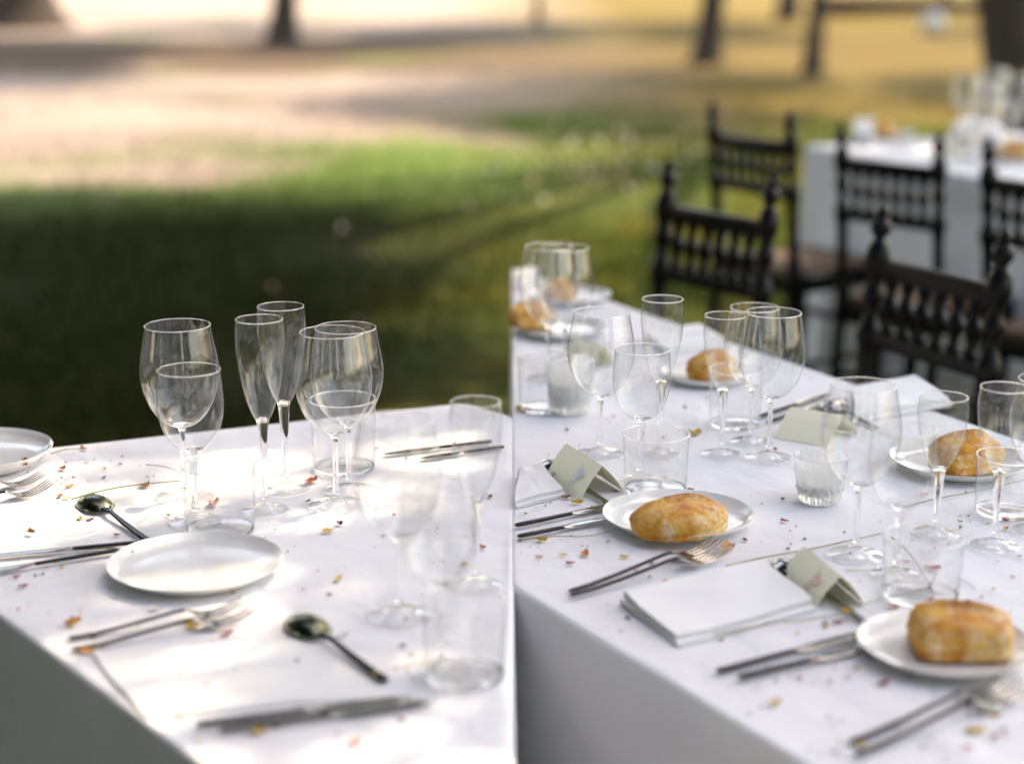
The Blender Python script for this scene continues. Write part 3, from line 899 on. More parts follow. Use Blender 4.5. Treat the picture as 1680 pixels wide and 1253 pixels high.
_, b, dz = plate('white plate with roll seen through the two champagne flutes', 1572, 768, 224, PG)
bread('golden bread roll seen through the two champagne flutes', P(1583, 772, TZ + dz), TZ + dz, .094, .074, .050, R(24), 4.2, 3, .2)
_, b, dz = plate('white plate with roll behind the flute and wine glasses', 1160, 624, 150, PG)
bread('bread roll partly hidden behind the flute in front of chairs', P(1168, 624, TZ + dz), TZ + dz, .084, .07, .047, R(35), 2.6, 4)
_, b, dz = plate('white plate at the table joint behind the far wine glasses', 920, 548, 150, PG)
bread('bread roll at the table joint left of the far wine glasses', P(872, 538, TZ + dz), TZ + dz, .085, .07, .046, R(15), 2.7, 5)
_, b, dz = plate('smallest-looking plate on the far corner of the shaded table', 935, 494, 136, PG)
bread('bread roll seen through the far wine glasses', P(918, 494, TZ + dz), TZ + dz, .07, .06, .04, R(30), 2.6, 6)
_, b, dz = plate('plate with a roll on the left corner of the back table', 1455, 226, 92, 'plates on the back table')
bread('blurred bread roll on the left corner of the back table', P(1447, 226, TZ + dz), TZ + dz, .105, .08, .055, R(10), 2.6, 7)
_, b, dz = plate('plate with a roll on the near edge of the back table', 1660, 262, 88, 'plates on the back table')
bread('blurred bread roll on the near edge of the back table', P(1664, 262, TZ + dz), TZ + dz, .115, .08, .055, R(-10), 2.6, 8)

# ------------------------------------------------------------------ cutlery
def place_line(o, a, b, z=TZ):
    a, b = P(*a), P(*b)
    d = b - a
    o.location = (a.x, a.y, z); o.rotation_euler = (0, 0, math.atan2(d.y, d.x))
    return d.length
def length(a, b): return (P(*a) - P(*b)).length
def fork(label, a, b, group, dz=0.0, roll=0.0):
    L = min(max(length(a, b), .15), .23)
    t = thing('fork', label, 'fork', (0, 0, 0), 0, group)
    place_line(t, a, b, TZ + .0012 + dz)
    hs = [(0, .0022, .0022, .002), (.004, .0022, .0036, .0028), (.03, .0024, .0036, .0028), (.30 * L, .0050, .0029, .0028), (.50 * L, .0095, .0023, .0030), (.60 * L, .0120, .0021, .0030), (.655 * L, .0125, .0025, .0030)]
    link('handle', bm_mesh(strip(hs, 12)), M['dark_steel'], t)
    bm = strip([(.655 * L, .0125, .0031, .0030), (.69 * L, .0095, .0062, .0024), (.72 * L, .0062, .0098, .0020), (.755 * L, .0040, .0118, .0018), (.79 * L, .0030, .0121, .0018)], 12)
    for k in range(4):
        y = (k - 1.5) * .0064
        s2 = strip([(.785 * L, .0030, .0023, .0017), (.83 * L, .0030, .0021, .0017), (.90 * L, .0055, .0018, .0017), (.96 * L, .0100, .0015, .0015), (.998 * L, .0135, .0007, .001)], 8)
        bmesh.ops.translate(s2, verts=s2.verts, vec=(0, y, 0))
        tmp = bm_mesh(s2); bm.from_mesh(tmp); bpy.data.meshes.remove(tmp)
    link('head', bm_mesh(bm), M['steel'], t)
    return t
def knife(label, a, b, group, dz=0.0):
    """a: handle end, b: blade tip"""
    L = min(max(length(a, b), .12), .24)
    t = thing('knife', label, 'knife', (0, 0, 0), 0, group)
    place_line(t, a, b, TZ + .001 + dz)
    link('handle', bm_mesh(strip([(0, .003, .0026, .003), (.004, .003, .0040, .0042), (.2 * L, .003, .0038, .0044), (.42 * L, .003, .0033, .0040), (.50 * L, .003, .0030, .0038)], 12)), M['dark_steel'], t)
    link('blade', bm_mesh(strip([(.50 * L, .003, .0031, .0036), (.53 * L, .0028, .0052, .0024), (.60 * L, .0026, .0072, .0017), (.8 * L, .0026, .0076, .0015), (.93 * L, .0026, .0062, .0014), (.99 * L, .0026, .0028, .0012), (L, .0026, .0008, .001)], 10)), M['steel'], t)
    return t
def spoon(label, a, b, group, dz=0.0, mat='steel'):
    """a: handle end, b: tip of the bowl"""
    L = min(max(length(a, b), .12), .20)
    t = thing('spoon', label, 'spoon', (0, 0, 0), 0, group)
    place_line(t, a, b, TZ + .0012 + dz)
    link('handle', bm_mesh(strip([(0, .0024, .0030, .002), (.004, .0024, .0050, .003), (.03, .0026, .0050, .0034), (.35 * L, .0040, .0042, .0034), (.55 * L, .0070, .0030, .0036), (.63 * L, .0060, .0036, .003), (.68 * L, .0062, .006, .002)], 12)), M['dark_steel' if mat == 'reflect_tint' else mat], t)
    bl, bw, bd = .36 * L, .0215, .0125
    vv, ff = [], []
    nr, na = 8, 36
    for side in (0, 1):
        base = len(vv)
        for i in range(nr + 1):
            q = i / nr
            for k in range(na):
                an = 2 * math.pi * k / na
                cx_ = math.cos(an); egg = 1 - .13 * cx_
                x = .64 * L + bl / 2 + q * cx_ * bl / 2
                y = q * math.sin(an) * bw * egg
                z = .0008 + bd * (1 - q ** 2.3) ** .85 - (.0012 if side else 0) * (1 - .6 * q) + .003 * (1 - cx_ * q) / 2   # lying face down
                vv.append((x, y, z))
        for i in range(nr):
            for k in range(na):
                f = (base + i * na + k, base + i * na + (k + 1) % na, base + (i + 1) * na + (k + 1) % na, base + (i + 1) * na + k)
                ff.append(f if side == 0 else f[::-1])
    o0, o1 = nr * na, (nr + 1) * na + nr * na
    for k in range(na):
        ff.append((o0 + k, o0 + (k + 1) % na, o1 + (k + 1) % na, o1 + k))
    me = mesh(vv, ff)
    bm = bmesh.new(); bm.from_mesh(me); bmesh.ops.remove_doubles(bm, verts=bm.verts, dist=1e-6)
    link('bowl', bm_mesh(bm), M[mat], t)
    return t
CA, CB = 'cutlery on the dappled table', 'cutlery on the shaded table'
M['reflect_tint'] = mat_steel('spoon steel with reflected green', (.15, .16, .11), .2)  # olive base colour paints in the greenery reflected by polished steel
fork('fork with its tines beside the petal-filled plate', (-150, 832), (72, 792), CA)
fork('fork lying next to the first one with tines on the napkin', (-140, 852), (84, 808), CA)
spoon('dark spoon crossed by a yellow grass stalk', (243, 891), (117, 806), CA, mat='reflect_tint')
knife('black-handled knife in front of the dark spoon', (292, 890), (-60, 922), CA, .001)
knife('knife lying nearer the empty plate with glinting collar', (196, 908), (-90, 956), CA, .001)
spoon('blurred dark spoon behind the two blurred knives', (634, 1122), (476, 1014), CA, mat='reflect_tint')
fork('blurred fork just in front of the empty plate', (112, 1052), (400, 1004), CA)
fork('blurred fork further from the empty plate, below its pair', (118, 1070), (418, 1018), CA)
knife('blurred knife behind the other at the near edge of the napkin', (322, 1196), (676, 1150), CA, .001)
knife('blurred knife nearest the cloth edge below the napkin', (360, 1204), (716, 1156), CA, .001)
knife('dark-handled knife alone at the far edge, under the blurred wine glass', (806, 729), (630, 750), CA, .001)
knife('dark-handled knife beside the lone one at the far edge', (826, 738), (690, 757), CA, .001)
# shaded table
fork('fork whose tines reach the first bread plate, behind its pair', (934, 974), (1182, 900), CB)
fork('fork lying across in front of its pair by the first bread plate', (936, 984), (1196, 914), CB, .002)
knife('knife with its tip under the rim of the first bread plate', (846, 868), (1026, 829), CB, .001)
knife('knife lying nearest the edge left of the first bread plate', (850, 886), (996, 856), CB, .001)
spoon('spoon passing under the blue-printed place card', (1000, 832), (872, 752), CB)
spoon('spoon passing under the pink-printed place card', (1422, 1026), (1248, 908), CB)
knife('knife pointing to the square roll, farther of the two', (1176, 1108), (1424, 1042), CB, .001)
knife('knife pointing to the square roll, nearer the table edge', (1212, 1118), (1440, 1062), CB, .001)
fork('fork in front of the square roll, farther from the edge', (1394, 1222), (1664, 1124), CB)
fork('fork in front of the square roll, nearest the table edge', (1402, 1246), (1690, 1140), CB, .002)
knife('knife half hidden behind the blank place card', (1246, 688), (1360, 650), CB, .001)
knife('knife beside the one behind the blank place card', (1258, 698), (1372, 660), CB, .001)
spoon('spoon lying behind the blank place card by the flute', (1440, 706), (1352, 664), CB)

# ------------------------------------------------------------------ napkins
def napkin(label, c, group, th=.0028, gap=.0010, us=2, seed=0):
    """folded napkin: c = photo pixels of near-left, near-right, far-right, far-left corners"""
    q = [P(*k) for k in c]
    cen = (q[0] + q[1] + q[2] + q[3]) / 4
    t = thing('folded_napkin', label, 'napkin', (cen.x, cen.y, TZ + (.0004 if us > 1 else 0)), 0, group)
    z0 = 0.0
    for k in range(us):
        # U section in (v, z): open at the near edge, fold at the far edge
        z1 = z0 + 2 * th + gap
        ins = .012 * k
        v0, v1 = (-.05 if k == 0 and us > 1 else .03 * k), 1 - ins
        r_o, r_i = (z1 - z0) / 2, gap / 2
        mid_ = (z0 + z1) / 2
        D = (q[3] - q[0]).length
        sec = []
        NS = 14
        sec += [(v0 + (v1 - v0) * i / NS, z0) for i in range(NS + 1)]
        sec += [(v1 + r_o / D * math.sin(a), mid_ - r_o * math.cos(a)) for a in [math.pi * i / 8 for i in range(1, 8)]]
        sec += [(v1 - (v1 - v0 - .01) * i / NS, z1) for i in range(NS + 1)]
        sec += [(v0 + .008, z1 - th * .5)]
        sec += [(v0 + .01 + (v1 - v0 - .01) * i / NS, z1 - th) for i in range(NS + 1)]
        sec += [(v1 + r_i / D * math.sin(a), mid_ + r_i * math.cos(a)) for a in [math.pi * i / 4 for i in range(1, 4)]]
        sec += [(v1 - (v1 - v0) * i / NS, z0 + th) for i in range(NS + 1)]
        sec += [(v0 - .002, z0 + th * .5)]
        NU = 26
        bm = bmesh.new(); rings = []
        for i in range(NU + 1):
            u = (i / NU) * (1 - .03 * k) + (.012 if k % 2 else 0)
            ring = []
            for v, z in sec:
                p = (q[0] * (1 - u) + q[1] * u) * (1 - v) + (q[3] * (1 - u) + q[2] * u) * v - cen
                lift = .55 * th * (k + 1) * max(0, vnoise(u * 3, v * 2, 2.2, seed + k)) * (z / z1 if z1 else 0)
                wob = .0032 * vnoise(u * 5 + v * 2, k + z * 90, 1.6, seed + k * 3)
                z = z * (.62 + .55 * max(0, min(1, v)) ** .7 + .16 * vnoise(u * 3.1, v * 2.2, 1.9, seed)) if us > 1 else z
                ring.append(bm.verts.new((p.x + wob, p.y + wob, z + lift)))
            rings.append(ring)
        m_ = len(sec)
        for a, b in zip(rings, rings[1:]):
            for i in range(m_):
                bm.faces.new((a[i], a[(i + 1) % m_], b[(i + 1) % m_], b[i]))
        bm.faces.new(rings[0]); bm.faces.new(rings[-1])
        link('fold', bm_mesh(bm), M['napkin'], t)
        z0 = z1 + gap * .9
    return t
NB = 'folded napkins on the shaded table'
napkin('folded white napkin under the pink-printed place card', [(1108, 1060), (1338, 1000), (1258, 934), (1022, 992)], NB, .0017, .0020, 2, 1)
napkin('folded white napkin under the blue-printed place card', [(848, 832), (928, 812), (886, 776), (848, 784)], NB, .0020, .0012, 2, 2)
napkin('folded napkin by the chairs behind the large wine glass', [(1400, 694), (1560, 664), (1500, 634), (1395, 652)], NB, .003, .0012, 2, 3)
napkin('folded napkin behind the champagne flute and the far roll', [(1090, 584), (1190, 566), (1150, 546), (1060, 560)], NB, .003, .0012, 2, 4)
napkin('folded napkin on the far corner of the shaded table', [(849, 478), (890, 472), (880, 452), (849, 456)], NB, .003, .0012, 2, 5)
napkin('folded white napkin among the glasses of the back table', [(1560, 240), (1640, 246), (1646, 228), (1572, 222)], 'napkins on the back table', .006, .003, 3, 8)
napkin('folded white napkin beside the roll on the back table corner', [(1398, 236), (1430, 240), (1436, 226), (1404, 222)], 'napkins on the back table', .006, .003, 3, 9)
NA = 'folded napkins on the dappled table'
napkin('folded napkin between the dark spoon and the black-handled knife', [(-120, 918), (196, 896), (116, 832), (-160, 846)], NA, .0007, .0003, 1, 6)
napkin('blurred folded napkin beside the blurred dark spoon', [(236, 1176), (640, 1142), (486, 1050), (150, 1070)], NA, .0005, .0002, 1, 7)

# ------------------------------------------------------------------ place cards
def place_card(label, fl, fr, br, h, print_mat=None, text=None, z0=TZ, group='cream place cards'):
    a, b, c = P(*fl, z0), P(*fr, z0), P(*br, z0)
    d = a + (c - b)
    cen = (a + b + c + d) / 4
    up = Vector((0, 0, h))
    r0, r1 = (a + d) / 2 + up, (b + c) / 2 + up
    t = thing('place_card', label, 'place card', (cen.x, cen.y, z0 + .0006), 0, group)
    base = Vector((cen.x, cen.y, z0))
    def panel(p, q, r, s):
        p, q, r, s = [v - base for v in (p, q, r, s)]
        nn = (q - p).cross(s - p).normalized() * .00035
        bm = bmesh.new(); N = 8
        for sgn in (-1, 1):
            g = []
            for j in range(N + 1):
                row = []
                for i in range(N + 1):
                    u, v = i / N, j / N
                    w = (p * (1 - u) + q * u) * (1 - v) + (s * (1 - u) + r * u) * v
                    row.append(bm.verts.new(w + nn * (sgn + 6 * math.sin(math.pi * v))))
                g.append(row)
            for j in range(N):
                for i in range(N):
                    f = (g[j][i], g[j][i + 1], g[j + 1][i + 1], g[j + 1][i])
                    bm.faces.new(f if sgn > 0 else f[::-1])
        return bm_mesh(bm), nn.normalized()
    me, nn = panel(a, b, r1, r0)
    link('front_panel', me, M['card'], t)
    me2, _ = panel(c, d, r0, r1)
    link('back_panel', me2, M['card'], t)
    ex = (b - a).normalized(); ey = (r0 - a) - ex * (r0 - a).dot(ex); H = ey.length; ey.normalize(); W = (b - a).length
    if nn.dot(Vector((0, -1, .3))) < 0: nn = -nn
    def on(u, v): return a - base + ex * (u * W) + ((r0 - a) - ex * 0) * v + nn * .0036
    if print_mat:
        bm = bmesh.new()
        cx_, cy_ = .70, .55
        ring = []
        for k in range(26):
            an = 2 * math.pi * k / 26
            rr = .14 * (1 + .30 * math.sin(3 * an + 1.9) + .26 * math.sin(7 * an + .5) + .16 * math.sin(11 * an))
            ring.append(bm.verts.new(on(cx_ + rr * .62 * math.cos(an), cy_ + rr * 1.15 * math.sin(an))))
        bm.faces.new(ring)
        ring = [bm.verts.new(on(cx_ - .06 + .06 * math.cos(2 * math.pi * k / 14), cy_ - .27 + .05 * math.sin(2 * math.pi * k / 14))) for k in range(14)]
        bm.faces.new(ring)
        link('print', bm_mesh(bm), print_mat, t, smooth=False)
    if text:
        cu = bpy.data.curves.new('lettering', 'FONT'); cu.body = text; cu.size = .0075; cu.extrude = .00004
        cu.materials.append(M['ink'])
        tmp = bpy.data.objects.new('tmp', cu); lm = bpy.data.meshes.new_from_object(tmp); bpy.data.objects.remove(tmp)
        o = link('lettering', lm, None, t, smooth=False)
        ez = ex.cross(ey).normalized()
        mtx = Matrix((ex, ey, ez)).transposed().to_4x4()
        mtx.translation = on(.14, .13)
        o.matrix_local = mtx
    return t
place_card('cream place card printed with a pale blue motif and lettering', (894, 784), (952, 824), (1022, 806), .040, M['print_blue'], 'ESL')
place_card('cream place card printed with a pale pink motif', (1278, 948), (1336, 1000), (1418, 992), .034, M['print_pink'])
place_card('blank cream place card behind the ribbed candle holder', (1270, 718), (1358, 734), (1408, 712), .036)
place_card('blurred cream place card seen through the far wine glass', (924, 598), (972, 612), (1006, 598), .038)
place_card('blurred cream place card on the back table', (1538, 256), (1568, 262), (1585, 252), .04)

# ------------------------------------------------------------------ chairs
def turned(h, r, beads, n=14):
    """turned post profile: base radius r with beads (pos 0..1, radius factor, half length in m)"""
    pr = []
    N = max(24, int(h / .008))
    for k in range(N + 1):
        z = h * k / N
        f = 1.0
        for p, a, w in beads:
            f += (a - 1) * math.exp(-((z - p * h) / w) ** 2)
        pr.append((r * f, z))
    return lathe([(0, 0)] + pr + [(0, h)], n)
def make_chair(label, group):
    """origin on the ground under the middle of the seat; the back is at -Y"""
    t = thing('chair', label, 'chair', (0, 0, 0), 0, group)
    W, Dp, SH, HT = .36, .38, .45, .86
    rake = .035
    for s in (-1, 1):
        me = turned(HT - SH, .017, [(.03, 1.35, .03), (.58, 1.5, .022), (.69, .75, .02), (.77, 1.35, .014), (.84, .8, .02), (.93, 1.5, .03)])
        o = link('back_post', me, M['chair'], t); o.location = (s * W / 2, -Dp / 2, SH); o.rotation_euler = (math.atan2(rake, HT - SH), 0, 0)
        f = lathe([(0, -.004), (.013, -.002), (.019, .004), (.012, .010), (.011, .016), (.020, .028), (.0215, .037), (.017, .046), (.0095, .053), (.0125, .060), (.0125, .066), (.006, .076), (0, .079)], 14)
        o2 = link('finial', f, M['chair'], o); o2.location = (0, 0, HT - SH)
        bl = turned(SH, .018, [(.1, 1.25, .02), (.5, 1.25, .03), (.95, 1.3, .03)])
        o = link('rear_leg', bl, M['chair'], t); o.location = (s * W / 2, -Dp / 2 - .04, 0); o.rotation_euler = (math.atan2(-.04, SH), 0, 0)
        fl = turned(SH - .02, .019, [(.06, 1.3, .015), (.14, .8, .02), (.45, 1.35, .03), (.75, 1.3, .02), (.95, 1.3, .03)])
        o = link('front_leg', fl, M['chair'], t); o.location = (s * W / 2, Dp / 2 - .02, 0)
        o = link('stretcher', tube([(s * W / 2, -Dp / 2, .16), (s * W / 2, Dp / 2 - .02, .16)], .011, 10), M['chair'], t)
    def by(z): return -Dp / 2 - rake * (z - SH) / (HT - SH)
    zu, zl = HT - .040, HT - .178
    link('top_rail', boxm(0, by(zu), zu, W - .028, .026, .038, .008), M['chair'], t)
    link('lower_rail', boxm(0, by(zl), zl, W - .028, .024, .030, .007), M['chair'], t)
    for k in range(6):
        x = (k - 2.5) * (W - .05) / 6.2
        hh = zu - zl - .033
        me = turned(hh, .0108, [(.05, 1.5, .008), (.5, 1.95, .016), (.3, .8, .02), (.7, .8, .02), (.95, 1.5, .008)], 10)
        o = link('spindle', me, M['chair'], t); o.location = (x, by(zl + .02), zl + .0150); o.rotation_euler = (math.atan2(rake, HT - SH), 0, 0)
    link('seat', boxm(0, 0, SH - .008, W - .01, Dp - .01, .022, .009), M['seat'], t)
    link('seat_rail', boxm(0, Dp / 2 - .02, SH - .045, W - .03, .02, .05, .005), M['chair'], t)
    link('seat_rail', boxm(0, -Dp / 2, SH - .045, W - .03, .02, .05, .005), M['chair'], t)
    for s in (-1, 1):
        link('seat_rail', boxm(s * (W / 2), 0, SH - .045, .02, Dp - .05, .048, .005), M['chair'], t)
    link('stretcher', tube([(-W / 2, Dp / 2 - .02, .24), (W / 2, Dp / 2 - .02, .24)], .012, 10), M['chair'], t)
    link('stretcher', tube([(-W / 2, -Dp / 2 - .02, .24), (W / 2, -Dp / 2 - .02, .24)], .012, 10), M['chair'], t)
    return t
def copy_tree(o, parent=None):
    c = o.copy(); COL.objects.link(c); c.parent = parent
    for ch in list(o.children): copy_tree(ch, c)
    return c
def set_chair(c, pl, pr, zt, face_away, label=None):
    """pl, pr: photo pixels of the two post tops (below the finials) at height zt"""
    a, b = P(*pl, zt), P(*pr, zt)
    mid_ = (a + b) / 2
    d = (b - a).normalized()
    rz = math.atan2(d.y, d.x)
    if not face_away: rz += math.pi          # the sitter faces the camera side
    fx, fy = -math.sin(rz), math.cos(rz)     # +Y of the chair
    k = .19 + .035
    s = (b.xy - a.xy).length / .36
    c.scale = (max(.85, min(1.15, s)), 1, 1)
    c.location = (mid_.x + fx * k, mid_.y + fy * k, 0); c.rotation_euler = (0, 0, rz)
    if label: c['label'] = label
    return s
CG = 'black chairs with turned spindles'
ch0 = make_chair('black spindle-back chair behind the shaded table, nearer the dappled table', CG)
S = [set_chair(ch0, (1094, 318), (1262, 347), .86, False)]
for pl, pr, away, lab in (((1442, 402), (1642, 448), False, 'black spindle-back chair behind the shaded table, in front of the back table cloth'),
                          ((1171, 205), (1297, 222), True, 'black spindle-back chair at the left corner of the back table'),
                          ((1384, 246), (1538, 262), True, 'black spindle-back chair pushed to the middle of the back table'),
                          ((1622, 276), (1800, 300), True, 'black spindle-back chair at the back table, cut by the picture edge')):
    S.append(set_chair(copy_tree(ch0), pl, pr, .86, away, lab))
print('chair width factors', [round(float(s), 2) for s in S])

# ------------------------------------------------------------------ grass stalks on the cloths
def stalk(label, pix, r, mat, group, z=.002):
    pts = []
    for i, (x, y) in enumerate(pix):
        p = P(x, y); p.z = TZ + z + .002 * (i % 2); pts.append(p)
    c = pts[0].copy(); c.z = TZ
    pth = spline([tuple(p - c) for p in pts], 5)
    n = len(pth)
    o = link('grass_stalk', tube(pth, [r * (1 - .5 * k / n) for k in range(n)], 6), mat)
    o.location = c
    return tag(o, label, 'grass stalk', group)
SA, SB = 'dry grass stalks on the dappled table', 'dry grass stalks on the shaded table'
stalk('yellow-green grass stalk lying across the dark spoon', [(118, 836), (160, 826), (215, 813), (300, 807)], .0011, M['green_stalk'], SA, .0135)
stalk('short dry stalk ending at a rust petal beside the far plate', [(84, 746), (112, 741), (140, 738)], .001, M['stalk'], SA)
stalk('thin curved stalk on the far cloth behind the goblet', [(240, 764), (270, 770), (300, 778)], .0006, M['stalk'], SA)
stalk('long dry stalk running from the forks to the wine glass foot', [(1190, 931), (1260, 918), (1330, 903), (1400, 890), (1452, 876)], .001, M['stalk'], SB)
stalk('dry stalk ending under the first bread plate by the knives', [(850, 888), (910, 885), (960, 882), (1000, 877)], .0008, M['stalk'], SB)
stalk('long dry stalk crossing the spoon handle below the napkin', [(1170, 1046), (1260, 1032), (1360, 1016), (1440, 992), (1520, 968), (1538, 940)], .0008, M['stalk'], SB, .004)
stalk('dry stalk leaning inside the near tumbler towards the square roll', [(1462, 884), (1492, 915), (1518, 950), (1534, 984)], .0008, M['stalk'], SB, .003)
stalk('dry stalk behind the flutes leading to the bread plate', [(1490, 832), (1540, 822), (1610, 806), (1680, 792)], .0008, M['stalk'], SB)
stalk('faint dry stalk right of the pink-printed place card', [(1386, 938), (1440, 941), (1500, 940)], .0006, M['stalk'], SB)
stalk('hair-thin stalk between the square roll and the flute foot', [(1568, 950), (1584, 960), (1600, 968)], .0005, M['stalk'], SB)

# ------------------------------------------------------------------ petals
def petal_mesh(s, seed):
    rr = random.Random(seed)
    vv, ff = [], []
    N = 5
    cu, cv = rr.uniform(-1.2, 1.2), rr.uniform(.3, 1.4)
    for j in range(N):
        for i in range(N):
            u, v = i / (N - 1) * 2 - 1, j / (N - 1) * 2 - 1
            w = math.sqrt(max(0, 1 - .75 * v * v)) * (1 - .25 * v)
            x, y = v * s * .6, u * w * s * .36
            z = s * (.16 * cv * u * u + .10 * cu * u * v + .10 * v * v + .08 * rr.uniform(-1, 1))
            vv.append((x, y, z))
    mz = min(v[2] for v in vv)
    vv = [(x, y, z - mz + .0004) for x, y, z in vv]
    for j in range(N - 1):
        for i in range(N - 1):
            ff.append((j * N + i, j * N + i + 1, (j + 1) * N + i + 1, (j + 1) * N + i))
    return mesh(vv, ff)
def petal(px, py, size_px, col, where, group, z=TZ + .0003):
    p = P(px, py, z)
    s = size_px / ppm(p)
    o = link('petal', petal_mesh(s, px * 7 + py), PET[col])
    o.location = p; o.rotation_euler = (0, 0, (px * 13 + py * 5) % 6.28)
    tag(o, f'small dried {col} petal {where}', 'petal', group)
PA, PB = 'dried petals on the dappled table', 'dried petals on the shaded table'
for px, py, s, c, w in [
    (238, 797, 20, 'rust', 'behind the dark spoon'), (137, 737, 14, 'rust', 'at the end of the short stalk'), (103, 770, 14, 'brown', 'beside the petal-filled plate'),
    (114, 799, 13, 'orange', 'near the tip of the dark spoon'), (98, 815, 13, 'brown', 'left of the dark spoon tip'), (110, 818, 12, 'orange', 'left of the dark spoon bowl'),
    (171, 784, 9, 'brown', 'on bare cloth behind the dark spoon'), (131, 853, 13, 'yellow', 'beside the dark spoon bowl'), (148, 855, 11, 'rust', 'under the dark spoon bowl'),
    (192, 878, 9, 'red', 'beside the dark spoon handle'), (50, 874, 16, 'brown', 'on the napkin by the dark spoon'), (510, 790, 24, 'rust', 'beside the large wine glass foot'),
    (350, 828, 24, 'pink', 'behind the clear tumbler by the plate'), (558, 860, 14, 'purple', 'in front of the large wine glass'), (540, 872, 20, 'yellow', 'in front of the large wine glass foot'),
    (505, 823, 9, 'brown', 'between the flute foot and the wine glass foot'), (212, 907, 14, 'yellow', 'on the black-handled knife'), (120, 1022, 24, 'orange', 'left of the two blurred forks'),
    (145, 1070, 20, 'orange', 'under the blurred fork handle'), (255, 1000, 18, 'pale', 'under the rim of the empty plate'), (372, 1040, 18, 'red', 'beside the blurred fork tines'),
    (314, 1028, 20, 'yellow', 'between the blurred forks'), (557, 951, 14, 'yellow', 'behind the blurred dark spoon'), (540, 976, 9, 'purple', 'behind the tip of the blurred spoon'),
    (790, 898, 17, 'rust', 'near the blurred flute foot'), (804, 815, 11, 'brown', 'in front of the lone far knife'), (762, 926, 12, 'yellow', 'beside the blurred flute'),
    (425, 1200, 20, 'yellow', 'below the blurred knives'), (583, 1218, 22, 'pink', 'on bare cloth near the cloth edge'), (38, 962, 14, 'brown', 'below the glinting knife'),
    (28, 946, 12, 'red', 'at the knife nearest the empty plate'), (563, 1042, 16, 'pale', 'right of the blurred spoon bowl'), (616, 1106, 12, 'yellow', 'on the blurred spoon handle'),
    (468, 728, 8, 'green', 'behind the second flute'), (276, 846, 8, 'green', 'left of the goblet foot')]:
    petal(px, py, s, c, w, PA, TZ + (.0085 if (px, py) in ((616, 1106), (212, 907)) else .0008 if (px, py) != (50, 874) else .005))
petal(42, 756, 14, 'brown', 'in the plate at the far edge', PA, TZ + .012)
petal(38, 764, 14, 'yellow', 'in the plate at the far edge beside a brown one', PA, TZ + .012)
for px, py, s, c, w in [
    (1143, 711, 22, 'yellow', 'behind the tumbler near a flute'), (1131, 711, 12, 'green', 'beside the tumbler rim'), (1192, 902, 30, 'orange', 'under the plate rim by the fork tines'),
    (1222, 887, 11, 'brown', 'right of the first bread plate'), (1088, 960, 18, 'yellow', 'below the fork heads'), (960, 910, 18, 'orange', 'between the knives and the forks'),
    (1024, 914, 13, 'yellow', 'in front of the first bread plate'), (936, 925, 12, 'red', 'between the knives and the table edge'), (923, 911, 11, 'yellow', 'in front of the nearest knife'),
    (884, 915, 10, 'orange', 'near the knife handle end'), (888, 887, 16, 'yellow', 'on the dry stalk by the knives'), (947, 826, 16, 'yellow', 'below the blue-printed card'),
    (972, 836, 14, 'orange', 'behind the knife tip'), (929, 817, 13, 'brown', 'at the corner of the blue-printed card'), (1287, 855, 12, 'red', 'behind the pink-printed card'),
    (1133, 804, 9, 'brown', 'behind the first roll'), (1272, 738, 10, 'brown', 'by the blank place card'), (1650, 851, 14, 'red', 'beside the tumbler near the flutes'),
    (1650, 868, 12, 'orange', 'between the flute and the wine glass foot'), (1532, 934, 18, 'pink', 'behind the square roll inside the near tumbler'), (1527, 986, 12, 'orange', 'behind the square roll at a stalk end'),
    (1464, 997, 16, 'pink', 'left of the square roll'), (1387, 1003, 16, 'orange', 'on the spoon handle by the pink-printed card'), (1391, 1008, 12, 'green', 'on the spoon by the pink-printed card'),
    (1374, 1022, 13, 'red', 'below the spoon handle'), (1417, 1034, 9, 'red', 'at the end of the spoon handle'), (1400, 1046, 12, 'brown', 'on the farther long knife'),
    (1272, 1153, 22, 'yellow', 'alone on the cloth near the table edge'), (1200, 1098, 13, 'red', 'by the handle of the farther long knife'), (1312, 1112, 11, 'red', 'below the nearer long knife'),
    (1335, 1084, 12, 'pink', 'on the nearer long knife'), (1406, 1095, 12, 'yellow', 'left of the square roll plate'), (1450, 1121, 18, 'red', 'under the plate of the square roll'),
    (1600, 1200, 26, 'yellow', 'beside the forks nearest the edge'), (1628, 1176, 20, 'yellow', 'on the tines of the fork by the square roll'), (1632, 1210, 14, 'red', 'below the fork tines'),
    (1588, 1228, 14, 'pink', 'below the nearest fork'), (1411, 1222, 18, 'yellow', 'at the handle of the nearest fork'), (858, 673, 20, 'orange', 'near the table joint behind the cards'),
    (930, 706, 10, 'brown', 'behind the blue-printed card'), (1516, 811, 11, 'orange', 'beside a flute stem'), (1575, 856, 9, 'green', 'right of the flute'),
    (1672, 913, 8, 'brown', 'right of the flute foot'), (1661, 947, 8, 'red', 'in front of the flute foot')]:
    zz = TZ + .0008
    if (px, py) in ((1387, 1003), (1391, 1008), (1400, 1046), (1335, 1084)): zz = TZ + .0075
    if (px, py) == (1628, 1176): zz = TZ + .012
    petal(px, py, s, c, w, PB, zz)

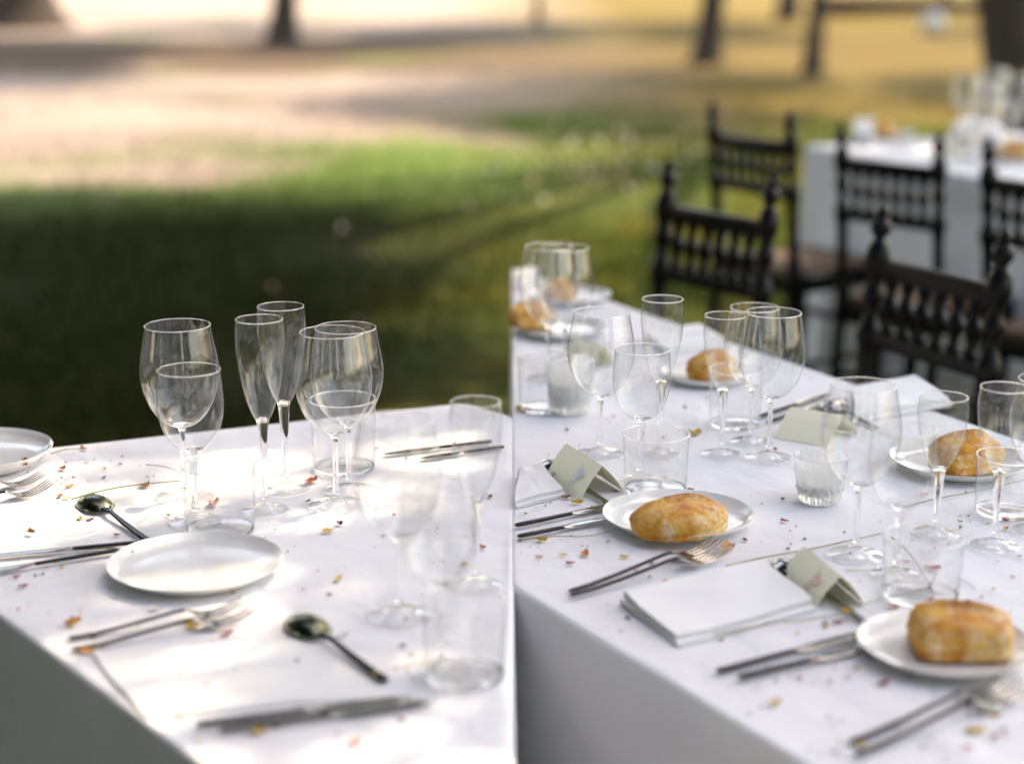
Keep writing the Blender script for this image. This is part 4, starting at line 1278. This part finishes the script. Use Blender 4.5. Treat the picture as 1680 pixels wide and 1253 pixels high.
def crumbs(name_label, N, poly, seed, box):
    """tiny dry flower bits nobody could count"""
    r = random.Random(seed)
    vv, ff, mi = [], [], []
    cols = ['brown', 'green', 'rust', 'yellow', 'orange', 'purple', 'green', 'brown', 'pink']
    def inside(p):
        s_ = None
        for i in range(len(poly)):
            a, b = poly[i], poly[(i + 1) % len(poly)]
            c = (b[0] - a[0]) * (p.y - a[1]) - (b[1] - a[1]) * (p.x - a[0])
            if abs(c) < .01: return False
            if s_ is None: s_ = c > 0
            elif s_ != (c > 0): return False
        return True
    k = 0
    while k < N:
        if r.random() < .55 and k: px, py = cx0 + r.gauss(0, 34), cy0 + r.gauss(0, 13)
        else: px, py = r.uniform(box[0], box[2]), r.uniform(box[1], box[3])
        cx0, cy0 = (px, py) if r.random() < .5 or not k else (cx0, cy0)
        p = P(px, py)
        if not inside(p): continue
        k += 1
        s = r.choice((.0010, .0013, .0016, .002, .0028, .0042)); a = r.uniform(0, 6.28); q = r.uniform(.25, .9)
        ca, sa = math.cos(a), math.sin(a)
        b0 = len(vv)
        for (x, y, z) in ((-1, 0, .0002), (0, -q, .0010), (1, 0, .0004), (0, q, .0012), (0, 0, .0018)):
            vv.append((p.x + s * (x * ca - y * sa), p.y + s * (x * sa + y * ca), TZ + z * s / .0026))
        ff += [(b0, b0 + 1, b0 + 4), (b0 + 1, b0 + 2, b0 + 4), (b0 + 2, b0 + 3, b0 + 4), (b0 + 3, b0, b0 + 4)]
        mi += [r.randrange(len(cols))] * 4
    me = mesh(vv, ff)
    o = link('flower_crumbs', me, [PET[c] for c in cols], smooth=False)
    me.polygons.foreach_set('material_index', mi)
    tag(o, name_label, 'flower crumbs', kind='stuff')
crumbs('tiny dry flower crumbs scattered over the dappled tablecloth', 300, T1, 3, (-60, 670, 835, 1250))
crumbs('tiny dry flower crumbs scattered over the shaded tablecloth', 520, T2, 4, (848, 450, 1690, 1250))

def fallen(N):
    r = random.Random(9)
    vv, ff, mi = [], [], []
    for k in range(N):
        y = r.uniform(5.5, 14); 
        if r.random() < .65: y = r.gauss(11.3, .9); x = r.gauss(.35, .35) + .02 * y
        else: x = r.uniform(.0, .34) * y if r.random() < .8 else r.uniform(-.2, .1) * y
        s = r.uniform(.012, .03); a = r.uniform(0, 6.28); ca, sa = math.cos(a), math.sin(a)
        b0 = len(vv)
        for (u, v, z) in ((-1, 0, .01), (0, -.6, .03), (1, 0, .02), (0, .6, .04)):
            vv.append((x + s * (u * ca - v * sa), y + s * (u * sa + v * ca), z + .03 * r.random()))
        ff.append((b0, b0 + 1, b0 + 2, b0 + 3)); mi.append(r.choice((0, 0, 1)))
    me = mesh(vv, ff)
    o = link('fallen_petals', me, [PET['pale'], PET['pink']], smooth=False)
    me.polygons.foreach_set('material_index', mi)
    tag(o, 'pale petals fallen on the grass behind the tables', 'petals', kind='stuff')
fallen(170)
